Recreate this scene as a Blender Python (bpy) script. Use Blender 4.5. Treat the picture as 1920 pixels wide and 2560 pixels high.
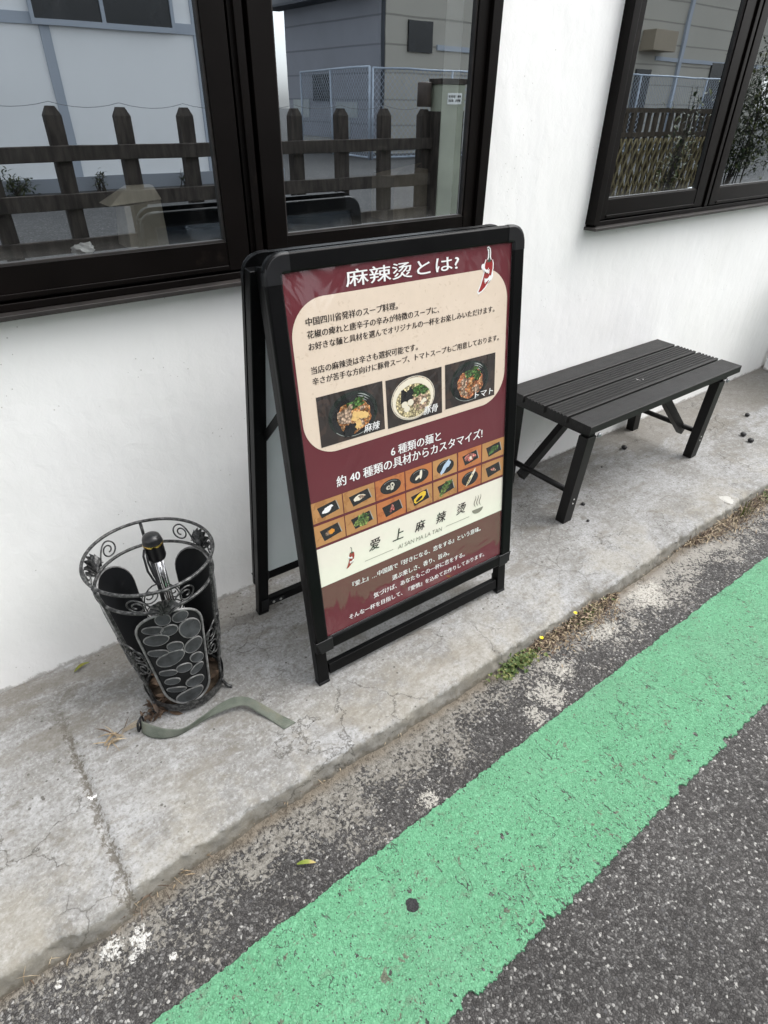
import bpy, bmesh, math, random
from mathutils import Vector, Matrix, noise as mn
R = math.radians
random.seed(7)
SC = bpy.context.scene
for o in list(bpy.data.objects):
    bpy.data.objects.remove(o)

# ------------------------------------------------------------------ camera, sky, sun, exposure
cam_d = bpy.data.cameras.new('camera')
cam = bpy.data.objects.new('camera', cam_d)
SC.collection.objects.link(cam)
cam.location = (-0.3882, -1.3483, 1.2157)
cam.rotation_euler = (0.9788, -0.0133, -0.6466)
cam_d.lens = 1525.27 / 2560 * 36
cam_d.sensor_width = 36
cam_d.clip_start = 0.02
cam_d.clip_end = 400
SC.camera = cam

SUN_EL, SUN_AZ = 55, 116          # azimuth measured clockwise from +Y
world = bpy.data.worlds.new("World")
SC.world = world
world.use_nodes = True
wn = world.node_tree
wn.nodes.clear()
wo = wn.nodes.new('ShaderNodeOutputWorld')
bg = wn.nodes.new('ShaderNodeBackground')
sky = wn.nodes.new('ShaderNodeTexSky')
sky.sky_type = 'NISHITA'
sky.sun_disc = False
sky.sun_elevation = R(SUN_EL)
sky.sun_rotation = R(SUN_AZ)
sky.dust_density = 3.0
hs = wn.nodes.new('ShaderNodeHueSaturation')
hs.inputs['Saturation'].default_value = 0.12
wn.links.new(sky.outputs[0], hs.inputs['Color'])
wn.links.new(hs.outputs[0], bg.inputs[0])
bg.inputs[1].default_value = 0.15
wn.links.new(bg.outputs[0], wo.inputs[0])

sd = bpy.data.lights.new('sun', 'SUN')
sd.energy = 0.6
sd.angle = R(45)
sd.color = (1, 0.97, 0.93)
sun = bpy.data.objects.new('sun', sd)
SC.collection.objects.link(sun)
az = R(SUN_AZ)
to_sun = Vector((math.sin(az) * math.cos(R(SUN_EL)), math.cos(az) * math.cos(R(SUN_EL)), math.sin(R(SUN_EL))))
sun.rotation_euler = to_sun.to_track_quat('Z', 'Y').to_euler()
sun.location = to_sun * 20

SC.view_settings.view_transform = 'Standard'
SC.view_settings.look = 'None'
SC.view_settings.gamma = 1
SC.view_settings.exposure = 1.44
SC.cycles.max_bounces = 8
SC.cycles.use_denoising = True

# ------------------------------------------------------------------ materials
class NT:
    def __init__(s, name):
        s.m = bpy.data.materials.new(name)
        s.m.use_nodes = True
        s.t = s.m.node_tree
        s.t.nodes.clear()
        s.out = s.n('ShaderNodeOutputMaterial')
        s.geo = None
    def n(s, t, **kw):
        x = s.t.nodes.new(t)
        for k, v in kw.items():
            setattr(x, k, v)
        return x
    def l(s, a, b):
        s.t.links.new(a, b)
    def put(s, sock, v):
        if hasattr(v, 'is_output'):
            s.l(v, sock)
        else:
            if isinstance(v, tuple) and len(v) == 3 and sock.type == 'RGBA':
                v = v + (1,)
            sock.default_value = v
    def pos(s):
        if s.geo is None:
            s.geo = s.n('ShaderNodeNewGeometry')
        return s.geo.outputs['Position']
    def obj(s):
        return s.n('ShaderNodeTexCoord').outputs['Object']
    def mapped(s, v, scale=(1, 1, 1), rot=(0, 0, 0), loc=(0, 0, 0)):
        m = s.n('ShaderNodeMapping')
        s.l(v, m.inputs[0])
        m.inputs['Scale'].default_value = scale
        m.inputs['Rotation'].default_value = rot
        m.inputs['Location'].default_value = loc
        return m.outputs[0]
    def noise(s, v, scale, detail=4, rough=0.55, dist=0.0, out=0):
        x = s.n('ShaderNodeTexNoise')
        s.l(v, x.inputs['Vector'])
        x.inputs['Scale'].default_value = scale
        x.inputs['Detail'].default_value = detail
        x.inputs['Roughness'].default_value = rough
        x.inputs['Distortion'].default_value = dist
        return x.outputs[out]
    def vor(s, v, scale, feature='F1', rnd=1.0):
        x = s.n('ShaderNodeTexVoronoi')
        x.feature = feature
        s.l(v, x.inputs['Vector'])
        x.inputs['Scale'].default_value = scale
        x.inputs['Randomness'].default_value = rnd
        return x
    def ramp(s, fac, stops, interp='LINEAR'):
        r = s.n('ShaderNodeValToRGB')
        r.color_ramp.interpolation = interp
        e = r.color_ramp.elements
        while len(e) < len(stops):
            e.new(0.5)
        for k, (p, c) in enumerate(stops):
            e[k].position = p
            if not isinstance(c, tuple):
                c = (c, c, c)
            e[k].color = c + (1,)
        s.l(fac, r.inputs[0])
        return r.outputs[0]
    def math(s, op, a, b=0.0, c=0.0, clamp=False):
        x = s.n('ShaderNodeMath', operation=op)
        x.use_clamp = clamp
        s.put(x.inputs[0], a)
        s.put(x.inputs[1], b)
        if op in ('MULTIPLY_ADD', 'SMOOTH_MIN', 'COMPARE'):
            s.put(x.inputs[2], c)
        return x.outputs[0]
    def mix(s, fac, a, b, mode='MIX'):
        x = s.n('ShaderNodeMix', data_type='RGBA', blend_type=mode)
        s.put(x.inputs[0], fac)
        s.put(x.inputs[6], a)
        s.put(x.inputs[7], b)
        return x.outputs[2]
    def sep(s, v):
        x = s.n('ShaderNodeSeparateXYZ')
        s.l(v, x.inputs[0])
        return x.outputs
    def vadd(s, a, b):
        x = s.n('ShaderNodeVectorMath', operation='ADD')
        s.l(a, x.inputs[0]); s.l(b, x.inputs[1])
        return x.outputs[0]
    def vscale(s, a, k):
        x = s.n('ShaderNodeVectorMath', operation='SCALE')
        s.l(a, x.inputs[0]); x.inputs['Scale'].default_value = k
        return x.outputs[0]
    def vdist(s, a, p):
        x = s.n('ShaderNodeVectorMath', operation='DISTANCE')
        s.l(a, x.inputs[0]); x.inputs[1].default_value = p
        return x.outputs['Value']
    def smooth(s, v, lo, hi):
        x = s.n('ShaderNodeMapRange', interpolation_type='SMOOTHSTEP')
        s.put(x.inputs[0], v)
        x.inputs[1].default_value = lo; x.inputs[2].default_value = hi
        return x.outputs[0]
    def bump(s, h, dist, strength=1.0, prev=None):
        b = s.n('ShaderNodeBump')
        b.inputs['Strength'].default_value = strength
        b.inputs['Distance'].default_value = dist
        s.l(h, b.inputs['Height'])
        if prev is not None:
            s.l(prev, b.inputs['Normal'])
        return b.outputs[0]
    def bsdf(s, color, rough=0.6, metal=0.0, normal=None, spec=0.5, coat=0.0, coat_rough=0.05, coat_normal=None, sheen=0.0):
        b = s.n('ShaderNodeBsdfPrincipled')
        s.put(b.inputs['Base Color'], color)
        s.put(b.inputs['Roughness'], rough)
        s.put(b.inputs['Metallic'], metal)
        s.put(b.inputs['Specular IOR Level'], spec)
        s.put(b.inputs['Coat Weight'], coat)
        s.put(b.inputs['Coat Roughness'], coat_rough)
        if normal is not None:
            s.l(normal, b.inputs['Normal'])
        if coat_normal is not None:
            s.l(coat_normal, b.inputs['Coat Normal'])
        if sheen:
            b.inputs['Sheen Weight'].default_value = sheen
        s.l(b.outputs[0], s.out.inputs[0])
        return b

def simple(name, color, rough=0.5, metal=0.0, var=0.15, vscale=8, bump=0.0, bscale=60, spec=0.5, dirt=None, rvar=0.0):
    t = NT(name)
    v = t.obj()
    n = t.noise(v, vscale, 5)
    c = t.mix(t.smooth(n, 0.3, 0.7), tuple(max(0, x * (1 - var)) for x in color), tuple(min(1, x * (1 + var)) for x in color))
    if dirt:
        d = t.smooth(t.noise(v, dirt[1], 6, 0.65), dirt[2], dirt[2] + 0.12)
        c = t.mix(d, c, dirt[0])
    nm = t.bump(t.noise(v, bscale, 4), bump) if bump else None
    rg = rough
    if rvar:
        rg = t.math('MULTIPLY_ADD', t.noise(v, vscale * 2.3, 4), rvar, rough - rvar / 2)
    t.bsdf(c, rg, metal, nm, spec)
    return t.m

M = {}

def mat_wall():
    t = NT('white_plaster')
    p = t.pos()
    big = t.noise(p, 1.6, 4, 0.6)
    mid = t.noise(t.mapped(p, (9, 9, 3)), 1.0, 5, 0.6)
    c = t.mix(t.smooth(big, 0.35, 0.7), (0.865, 0.865, 0.85), (0.90, 0.90, 0.895))
    c = t.mix(t.math('MULTIPLY', t.smooth(mid, 0.55, 0.8), 0.12), c, (0.70, 0.69, 0.65))
    # grime creeping up from the paving
    z = t.sep(p)[2]
    edge = t.math('ADD', z, t.math('MULTIPLY', t.noise(p, 26, 6, 0.75), -0.05))
    c = t.mix(t.math('MULTIPLY', t.smooth(edge, -0.012, -0.024), 0.7), c, (0.25, 0.235, 0.21))
    # fine specks
    sp = t.vor(p, 55)
    spk = t.math('MULTIPLY', t.math('LESS_THAN', sp.outputs['Distance'], 0.09), t.math('GREATER_THAN', t.noise(p, 5, 3), 0.56))
    c = t.mix(t.math('MULTIPLY', spk, 0.6), c, (0.42, 0.41, 0.38))
    # hairline cracks low on the wall
    wv = t.vadd(p, t.vscale(t.noise(p, 7, 4, out=1), 0.12))
    cr = t.vor(wv, 1.7, 'DISTANCE_TO_EDGE').outputs['Distance']
    crk = t.math('MULTIPLY', t.math('LESS_THAN', cr, 0.0016), t.math('MULTIPLY', t.math('GREATER_THAN', t.noise(p, 2.1, 2), 0.54), t.math('LESS_THAN', z, 0.35)))
    c = t.mix(t.math('MULTIPLY', crk, 0.4), c, (0.4, 0.4, 0.38))
    h1 = t.noise(t.mapped(p, (1, 1, 0.55)), 5.5, 3, 0.5)
    h2 = t.noise(p, 120, 4, 0.6)
    h3 = t.noise(p, 26, 4, 0.6, 0.6)
    nm = t.bump(h1, 0.012, 0.6)
    nm = t.bump(h3, 0.0016, 0.7, nm)
    nm = t.bump(h2, 0.0005, 0.6, nm)
    t.bsdf(c, 0.62, 0, nm, 0.35)
    return t.m
M['wall'] = mat_wall()

def crack_mask(t, p, scale, width, warp=0.14, thr=0.5, nscale=2.0):
    wv = t.vadd(p, t.vscale(t.noise(p, 11, 6, 0.7, out=1), warp))
    d = t.vor(wv, scale, 'DISTANCE_TO_EDGE').outputs['Distance']
    line = t.smooth(d, width, width * 0.3)
    return t.math('MULTIPLY', line, t.smooth(t.noise(p, nscale, 3), thr, thr + 0.06))
def ridge(t, p, scale, width, thr, nscale, detail=3, dist=0.3):
    """wandering hairlines: the level set of a noise, broken up by another noise"""
    n = t.noise(p, scale, detail, 0.55, dist)
    line = t.smooth(t.math('ABSOLUTE', t.math('SUBTRACT', n, 0.5)), width, width * 0.35)
    return t.math('MULTIPLY', line, t.smooth(t.noise(t.mapped(p, loc=(9.1, 4.2, 1.0)), nscale, 3), thr, thr + 0.05))

def mat_concrete():
    t = NT('old_concrete')
    p = t.pos()
    s = t.sep(p)
    n1 = t.noise(p, 3.2, 6, 0.62)
    n2 = t.noise(t.mapped(p, (1, 1.5, 1)), 26, 8, 0.72, 0.3)
    n3 = t.noise(p, 140, 6, 0.75)
    n4 = t.noise(t.mapped(p, loc=(4.4, 0, 0)), 62, 6, 0.7, 0.5)
    c = t.mix(t.smooth(n1, 0.40, 0.60), (0.196, 0.192, 0.183), (0.285, 0.286, 0.285))
    c = t.mix(t.math('MULTIPLY', t.smooth(n2, 0.48, 0.66), 0.50), c, (0.375, 0.38, 0.38))
    c = t.mix(t.math('MULTIPLY', t.smooth(n2, 0.47, 0.34), 0.65), c, (0.165, 0.155, 0.138))
    c = t.mix(t.math('MULTIPLY', t.smooth(n4, 0.53, 0.63), 0.46), c, (0.145, 0.137, 0.120))
    c = t.mix(t.math('MULTIPLY', t.smooth(n4, 0.46, 0.37), 0.28), c, (0.42, 0.42, 0.418))
    c = t.mix(t.math('MULTIPLY', t.smooth(n3, 0.53, 0.60), 0.55), c, (0.125, 0.118, 0.104))
    c = t.mix(t.math('MULTIPLY', t.smooth(n3, 0.45, 0.39), 0.36), c, (0.45, 0.45, 0.445))
    # brown-grey dirt: near the wall, under the bench and in blotches
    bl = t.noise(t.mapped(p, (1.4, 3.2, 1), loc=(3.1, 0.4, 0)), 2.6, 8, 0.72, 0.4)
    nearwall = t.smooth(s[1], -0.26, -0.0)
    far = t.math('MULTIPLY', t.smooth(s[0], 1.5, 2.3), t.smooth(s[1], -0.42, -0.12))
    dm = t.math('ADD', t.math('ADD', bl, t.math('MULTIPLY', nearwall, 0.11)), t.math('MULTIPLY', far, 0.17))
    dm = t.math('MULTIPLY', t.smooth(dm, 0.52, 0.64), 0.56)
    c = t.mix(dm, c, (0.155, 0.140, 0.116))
    bl2 = t.noise(t.mapped(p, (4, 7.5, 1), loc=(7.3, 1.4, 0)), 2.2, 7, 0.7, 0.5)
    c = t.mix(t.math('MULTIPLY', t.smooth(bl2, 0.61, 0.66), 0.5), c, (0.115, 0.102, 0.082))
    # yellowish stain along the front edge
    fe = t.math('MULTIPLY', t.smooth(s[1], -0.40, -0.58), t.smooth(t.noise(p, 4.3, 7, 0.7), 0.42, 0.58))
    c = t.mix(t.math('MULTIPLY', fe, 0.30), c, (0.33, 0.30, 0.235))
    # kerb face: browner and darker below the arris
    kf = t.smooth(t.math('ADD', s[2], t.math('MULTIPLY', t.math('SUBTRACT', t.noise(p, 60, 6, 0.75), 0.5), 0.03)), -0.006, -0.013)
    c = t.mix(t.math('MULTIPLY', kf, 0.62), c, (0.150, 0.138, 0.112))
    kf2 = t.smooth(t.math('ADD', s[2], t.math('MULTIPLY', t.math('SUBTRACT', t.noise(p, 45, 6, 0.75), 0.5), 0.05)), -0.034, -0.048)
    c = t.mix(t.math('MULTIPLY', kf2, 0.7), c, (0.085, 0.072, 0.052))
    # dark pits
    pv = t.vor(p, 60)
    pit = t.math('MULTIPLY', t.math('LESS_THAN', pv.outputs['Distance'], t.math('MULTIPLY', t.noise(p, 30, 2), 0.30)), t.math('GREATER_THAN', t.noise(p, 8, 4), 0.56))
    c = t.mix(t.math('MULTIPLY', pit, 0.8), c, (0.075, 0.07, 0.06))
    # hairline cracks
    k1 = crack_mask(t, t.mapped(p, loc=(1.3, 0.4, 0)), 4.2, 0.0055, 0.10, 0.52, 2.2)
    k2 = crack_mask(t, p, 12.0, 0.013, 0.05, 0.53, 2.6)
    k = t.math('MAXIMUM', k1, t.math('MULTIPLY', k2, 0.7))
    c = t.mix(t.math('MULTIPLY', k, 0.62), c, (0.075, 0.068, 0.056))
    # dirt in and beside the slab joint
    jd = t.math('ABSOLUTE', t.math('ADD', t.math('ADD', s[0], 0.427), t.math('MULTIPLY', t.math('SUBTRACT', t.noise(p, 30, 6, 0.75), 0.5), 0.07)))
    jm = t.smooth(t.math('ADD', jd, t.math('MULTIPLY', t.math('SUBTRACT', t.noise(p, 95, 6, 0.75, 0.5), 0.5), 0.075)), 0.009, 0.001)
    jm = t.math('MULTIPLY', jm, t.smooth(t.math('ADD', s[1], t.math('MULTIPLY', t.noise(p, 9, 4), 0.2)), 0.06, -0.16))
    c = t.mix(t.math('MULTIPLY', jm, 0.8), c, (0.085, 0.074, 0.058))
    # pale scar and a chipped corner
    for q, r, col in (((1.80, -0.60, 0.0), 0.030, (0.46, 0.45, 0.42)), ((-0.424, -0.403, 0.0), 0.011, (0.85, 0.85, 0.83)), ((2.56, -0.42, 0.0), 0.024, (0.46, 0.45, 0.42))):
        d = t.vdist(t.vadd(p, t.vscale(t.noise(p, 28, 4, out=1), 0.05)), tuple(a + 0.025 for a in q))
        c = t.mix(t.math('MULTIPLY', t.math('LESS_THAN', d, r * 0.8), 0.9), c, col)
    h = t.math('ADD', t.math('MULTIPLY', n2, 0.8), t.math('MULTIPLY', n3, 0.35))
    nm = t.bump(t.noise(p, 5, 3), 0.006, 0.5)
    nm = t.bump(h, 0.0022, 0.75, nm)
    nm = t.bump(t.math('ADD', k, pit), 0.0018, 0.8, nm); 
    nm.node.invert = True
    t.bsdf(c, 0.86, 0, nm, 0.3)
    return t.m
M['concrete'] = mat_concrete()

def asphalt_nodes(t, p):
    """colour, height of the bare road surface"""
    warp = t.vadd(p, t.vscale(t.noise(p, 300, 3, out=1), 0.0045))
    flat = t.mapped(warp, (1, 1, 0.001))
    va = t.vor(flat, 205)
    ea = t.vor(flat, 205, 'DISTANCE_TO_EDGE').outputs['Distance']
    vb = t.vor(t.mapped(warp, (1, 1, 0.001), (0, 0, 0.5), (1.7, 0.3, 0.2)), 96)
    ca = t.sep(va.outputs['Color'])
    cb = t.sep(vb.outputs['Color'])
    col_a = t.ramp(ca[0], [(0.0, (0.045, 0.042, 0.041)), (0.38, (0.072, 0.068, 0.066)), (0.68, (0.105, 0.101, 0.098)), (0.87, (0.155, 0.150, 0.145)), (0.955, (0.25, 0.245, 0.237)), (1.0, (0.46, 0.45, 0.425))])
    gap = t.smooth(t.math('ADD', ea, t.math('MULTIPLY', t.math('SUBTRACT', t.noise(p, 420, 3), 0.5), 0.22)), 0.075, 0.015)
    col_a = t.mix(t.math('MULTIPLY', gap, 0.72), col_a, (0.026, 0.0245, 0.024))
    col_b = t.ramp(cb[1], [(0.0, (0.07, 0.069, 0.07)), (0.55, (0.12, 0.117, 0.12)), (0.85, (0.20, 0.195, 0.19)), (0.95, (0.36, 0.35, 0.335)), (1.0, (0.54, 0.52, 0.49))])
    big = t.math('MULTIPLY', t.math('LESS_THAN', vb.outputs['Distance'], t.math('MULTIPLY_ADD', t.noise(p, 210, 3), 0.5, 0.06)), t.math('GREATER_THAN', cb[0], 0.84))
    c = t.mix(big, col_a, col_b)
    c = t.mix(t.math('MULTIPLY', t.smooth(t.noise(p, 520, 3, 0.7), 0.5, 0.7), 0.4), c, (0.05, 0.048, 0.046))
    c = t.mix(1.0, c, t.ramp(t.noise(p, 2.2, 6), [(0.35, 0.70), (0.65, 1.04)]), 'MULTIPLY')
    h = t.math('MULTIPLY', t.smooth(ea, 0.0, 0.22), t.math('MULTIPLY_ADD', ca[1], 0.8, 0.3))
    h = t.math('ADD', h, t.math('MULTIPLY', big, 0.45))
    return c, h

def mat_road():
    t = NT('worn_asphalt')
    p = t.pos()
    s = t.sep(p)
    c, h = asphalt_nodes(t, p)
    # cement slurry spilled along the kerb
    y = t.math('ADD', s[1], t.math('MULTIPLY', t.math('SUBTRACT', t.noise(t.mapped(p, (1, 1.4, 1)), 4.6, 5, 0.6), 0.5), 0.36))
    band = t.smooth(y, -0.835, -0.655)
    band = t.math('MULTIPLY', band, t.math('MULTIPLY_ADD', t.smooth(s[0], -0.60, 0.05), 0.42, 0.58))
    speck = t.math('SUBTRACT', t.noise(p, 120, 6, 0.7, 0.5), 0.5)
    patch = t.math('SUBTRACT', t.noise(t.mapped(p, loc=(2.3, 0.8, 0)), 17, 5, 0.65), 0.5)
    m = t.math('ADD', t.math('MULTIPLY', band, 0.44), t.math('MULTIPLY', speck, 2.1))
    m = t.math('ADD', m, t.math('MULTIPLY', patch, 1.1))
    m = t.smooth(m, 0.23, 0.31)
    m = t.math('MULTIPLY', m, t.smooth(s[1], -0.875, -0.80))
    slurry = t.mix(t.smooth(t.noise(p, 60, 6, 0.75), 0.36, 0.64), (0.120, 0.110, 0.094), (0.255, 0.243, 0.218))
    slurry = t.mix(t.math('MULTIPLY', t.smooth(s[0], 0.35, 0.7), 0.5), slurry, (0.38, 0.36, 0.325))
    c = t.mix(t.math('MULTIPLY', m, 0.92), c, slurry)
    # brighter splashes, ragged and full of holes
    brk = t.math('SUBTRACT', t.noise(p, 34, 7, 0.72, 0.8), 0.5)
    brf = t.math('SUBTRACT', t.noise(p, 130, 5, 0.7, 0.4), 0.5)
    brk = t.math('ADD', t.math('MULTIPLY', brk, 4.2), t.math('MULTIPLY', brf, 2.2))
    for (qx, qy, r, amt) in ((0.600, -0.775, 0.055, 1.0), (0.52, -0.805, 0.034, 1.0), (0.69, -0.74, 0.045, 1.0), (0.90, -0.70, 0.075, .8), (1.15, -0.70, 0.08, .8), (-0.435, -0.708, 0.022, .8), (-0.430, -0.690, 0.014, .7), (-0.480, -0.688, 0.024, .8), (-0.455, -0.726, 0.013, .6), (-0.397, -0.767, 0.0095, .25), (-0.570, -0.690, 0.0095, .25), (0.16, -0.815, 0.03, .9)):
        d = t.vdist(p, (qx, qy, -0.05))
        f = t.math('MULTIPLY_ADD', d, -1.0 / r, 1.15)
        w = t.smooth(t.math('ADD', t.math('MULTIPLY_ADD', brk, amt, 0.0), f), 0.36, 0.46)
        w = t.math('MULTIPLY', w, t.math('LESS_THAN', d, r * 1.7))
        w = t.math('MULTIPLY', w, t.smooth(t.noise(p, 165, 5, 0.7), 0.44, 0.50))
        c = t.mix(t.math('MULTIPLY', w, 0.85), c, (0.62, 0.61, 0.58) if qx < -0.38 else (0.47, 0.45, 0.405))
    # brown dirt right at the kerb foot
    kd = t.math('MULTIPLY', t.smooth(t.math('ADD', s[1], t.math('MULTIPLY', t.noise(p, 30, 5), 0.05)), -0.655, -0.622), 0.8)
    c = t.mix(kd, c, (0.14, 0.115, 0.085))
    hh = t.mix(t.math('MULTIPLY', m, 0.6), h, t.math('MULTIPLY', t.noise(p, 70, 4), 0.9))
    nm = t.bump(hh, 0.0030, 0.9)
    t.bsdf(c, 0.82, 0, nm, 0.35)
    return t.m
M['road'] = mat_road()

def mat_green():
    t = NT('green_road_paint')
    p = t.pos()
    s = t.sep(p)
    ac, ah = asphalt_nodes(t, p)
    v = t.noise(p, 9, 5, 0.6)
    fine = t.noise(p, 150, 5, 0.7)
    c = t.mix(t.smooth(v, 0.3, 0.7), (0.088, 0.272, 0.143), (0.108, 0.312, 0.171))
    c = t.mix(t.math('MULTIPLY', t.smooth(fine, 0.5, 0.66), 0.65), c, (0.168, 0.395, 0.242))
    c = t.mix(t.math('MULTIPLY', t.smooth(fine, 0.48, 0.36), 0.7), c, (0.080, 0.235, 0.125))
    # grey-brown scuffs where the paint has worn thin
    sc = t.noise(t.mapped(p, (1, 1.3, 1), (0, 0, 0.5)), 42, 7, 0.74, 0.6)
    scm = t.math('MULTIPLY', t.smooth(sc, 0.54, 0.62), t.smooth(t.noise(p, 5.5, 4), 0.34, 0.56))
    c = t.mix(t.math('MULTIPLY', scm, 0.62), c, (0.105, 0.185, 0.115))
    sc2 = t.noise(t.mapped(p, loc=(1, 7, 0)), 33, 6, 0.7, 0.8)
    c = t.mix(t.math('MULTIPLY', t.smooth(sc2, 0.62, 0.66), 0.85), c, (0.105, 0.085, 0.068))
    spk = t.noise(p, 230, 4, 0.65, 0.4)
    c = t.mix(t.math('MULTIPLY', t.smooth(spk, 0.60, 0.66), 0.6), c, (0.065, 0.13, 0.085))
    c = t.mix(t.math('MULTIPLY', t.smooth(t.noise(p, 3.1, 5), 0.45, 0.7), 0.22), c, (0.13, 0.24, 0.16))
    # chips down to the asphalt, denser towards the traffic edge
    ch = t.noise(t.mapped(p, (1.5, 0.9, 1), (0, 0, 0.5)), 95, 5, 0.62, 0.25)
    edge = t.smooth(s[1], -0.92, -1.13)
    thr = t.math('MULTIPLY_ADD', edge, -0.035, 0.655)
    chips = t.math('GREATER_THAN', ch, thr)
    ch2 = t.noise(t.mapped(p, (1, 1, 1), loc=(6.3, 2.2, 0)), 36, 4, 0.6, 0.35)
    flake = t.math('GREATER_THAN', ch2, t.math('MULTIPLY_ADD', edge, -0.03, 0.715))
    chips = t.math('MAXIMUM', chips, flake)
    pv = t.vor(p, 150)
    pin = t.math('MULTIPLY', t.math('LESS_THAN', pv.outputs['Distance'], 0.24), t.math('GREATER_THAN', t.sep(pv.outputs['Color'])[0], 0.72))
    hole = t.math('LESS_THAN', t.vdist(t.vadd(p, t.vscale(t.noise(p, 60, 3, out=1), 0.014)), (-0.004 + 0.007, -0.957 + 0.007, -0.046 + 0.007)), 0.0125)
    # short cracks, most of them running across the line
    rp = t.mapped(p, (2.2, 0.75, 1), (0, 0, 0.45))
    k1 = ridge(t, rp, 13, 0.0085, 0.54, 9, 3, 0.3)
    k2 = ridge(t, t.mapped(p, loc=(3.3, 1.1, 0)), 30, 0.010, 0.585, 10, 3, 0.2)
    k = t.math('MAXIMUM', k1, t.math('MULTIPLY', k2, 0.9))
    bare = t.math('MAXIMUM', chips, t.math('MAXIMUM', t.math('MULTIPLY', k, 0.85), t.math('MULTIPLY', pin, 0.8)))
    dark = t.mix(0.55, ac, (0.035, 0.04, 0.035))
    c = t.mix(bare, c, dark)
    c = t.mix(hole, c, (0.024, 0.024, 0.026))
    hh = t.math('SUBTRACT', t.math('ADD', t.math('MULTIPLY', ah, 0.45), t.math('MULTIPLY', fine, 0.3)), t.math('MULTIPLY', t.math('MAXIMUM', bare, hole), 0.6))
    nm = t.bump(hh, 0.0030, 1.0)
    t.bsdf(c, 0.7, 0, nm, 0.35)
    return t.m
M['green'] = mat_green()

def mat_gravel():
    t = NT('grey_gravel')
    p = t.pos()
    v = t.vor(p, 38)
    c = t.ramp(t.sep(v.outputs['Color'])[0], [(0, 0.045), (0.6, 0.10), (1, 0.24)])
    c = t.mix(t.smooth(v.outputs['Distance'], 0.35, 0.65), c, (0.05, 0.05, 0.048))
    c = t.mix(0.5, c, t.mix(t.noise(p, 0.5, 5), (0.04, 0.04, 0.042), (0.12, 0.12, 0.124)))
    t.bsdf(c, 0.9, 0, t.bump(t.math('SUBTRACT', 1.0, v.outputs['Distance']), 0.012), 0.2)
    return t.m
M['gravel'] = mat_gravel()

def mat_glass():
    t = NT('tinted_window_glass')
    p = t.pos()
    g = t.n('ShaderNodeBsdfGlossy')
    g.inputs['Color'].default_value = (0.86, 0.94, 1.0, 1)
    g.inputs['Roughness'].default_value = 0.0
    nm = t.bump(t.noise(p, 3.0, 2, 0.4), 0.0006, 0.5)
    t.l(nm, g.inputs['Normal'])
    tr = t.n('ShaderNodeBsdfTransparent')
    tr.inputs['Color'].default_value = (0.93, 0.96, 0.96, 1)
    # faint dust film
    df = t.n('ShaderNodeBsdfDiffuse')
    df.inputs['Color'].default_value = (0.5, 0.5, 0.48, 1)
    mx = t.n('ShaderNodeMixShader')
    mx.inputs[0].default_value = 0.56
    t.l(tr.outputs[0], mx.inputs[1]); t.l(g.outputs[0], mx.inputs[2])
    z = t.sep(p)[2]
    dust = t.math('MULTIPLY', t.smooth(t.math('ADD', z, t.math('MULTIPLY', t.noise(p, 18, 5, 0.7), -0.05)), 0.965, 0.925), 0.10)
    dust = t.math('ADD', dust, t.math('MULTIPLY', t.smooth(t.noise(t.mapped(p, (1, 1, 0.4)), 9, 6, 0.7), 0.5, 0.8), 0.025))
    m2 = t.n('ShaderNodeMixShader')
    t.l(dust, m2.inputs[0])
    t.l(mx.outputs[0], m2.inputs[1]); t.l(df.outputs[0], m2.inputs[2])
    t.l(m2.outputs[0], t.out.inputs[0])
    return t.m
M['glass'] = mat_glass()

M['frame'] = simple('bronze_aluminium', (0.0032, 0.0023, 0.0020), 0.40, 0, 0.3, 5, 0.00008, 300, 0.12, dirt=((0.010, 0.0075, 0.006), 9, 0.62), rvar=0.2)
M['frame_lip'] = simple('weathered_sill_lip', (0.020, 0.017, 0.0155), 0.55, 0, 0.4, 14, 0.0001, 200)
M['gasket'] = simple('black_gasket', (0.006, 0.006, 0.006), 0.6)
M['room'] = simple('dim_room', (0.035, 0.038, 0.045), 0.9, 0, 0.2, 1)
M['blackalu'] = simple('black_anodised_metal', (0.0030, 0.0031, 0.0034), 0.36, 0, 0.3, 6, 0.00006, 350, 0.13, dirt=((0.018, 0.018, 0.0175), 22, 0.67), rvar=0.18)
M['blackplastic'] = simple('grey_black_plastic', (0.0055, 0.0058, 0.007), 0.42, 0, 0.2, 20, 0.0001, 250, 0.35)
M['backpanel'] = simple('pale_back_sheet', (0.76, 0.80, 0.82), 0.55, 0, 0.06, 3)
M['steel'] = simple('dull_steel', (0.30, 0.31, 0.32), 0.4, 0.9, 0.1, 30)
M['chrome'] = simple('chrome', (0.75, 0.75, 0.76), 0.12, 1.0, 0.05, 30)
M['rivet'] = simple('rivet_metal', (0.62, 0.62, 0.60), 0.4, 0.6, 0.1, 30)
M['gold'] = simple('gold_band', (0.80, 0.55, 0.15), 0.22, 1.0, 0.1, 90)
M['blackgloss'] = simple('black_handle_plastic', (0.010, 0.010, 0.011), 0.28, 0, 0.2, 10)
M['blackfabric'] = simple('black_umbrella_cloth', (0.010, 0.010, 0.012), 0.8, 0, 0.3, 20, 0.0004, 120)
M['strapcloth'] = None

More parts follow.
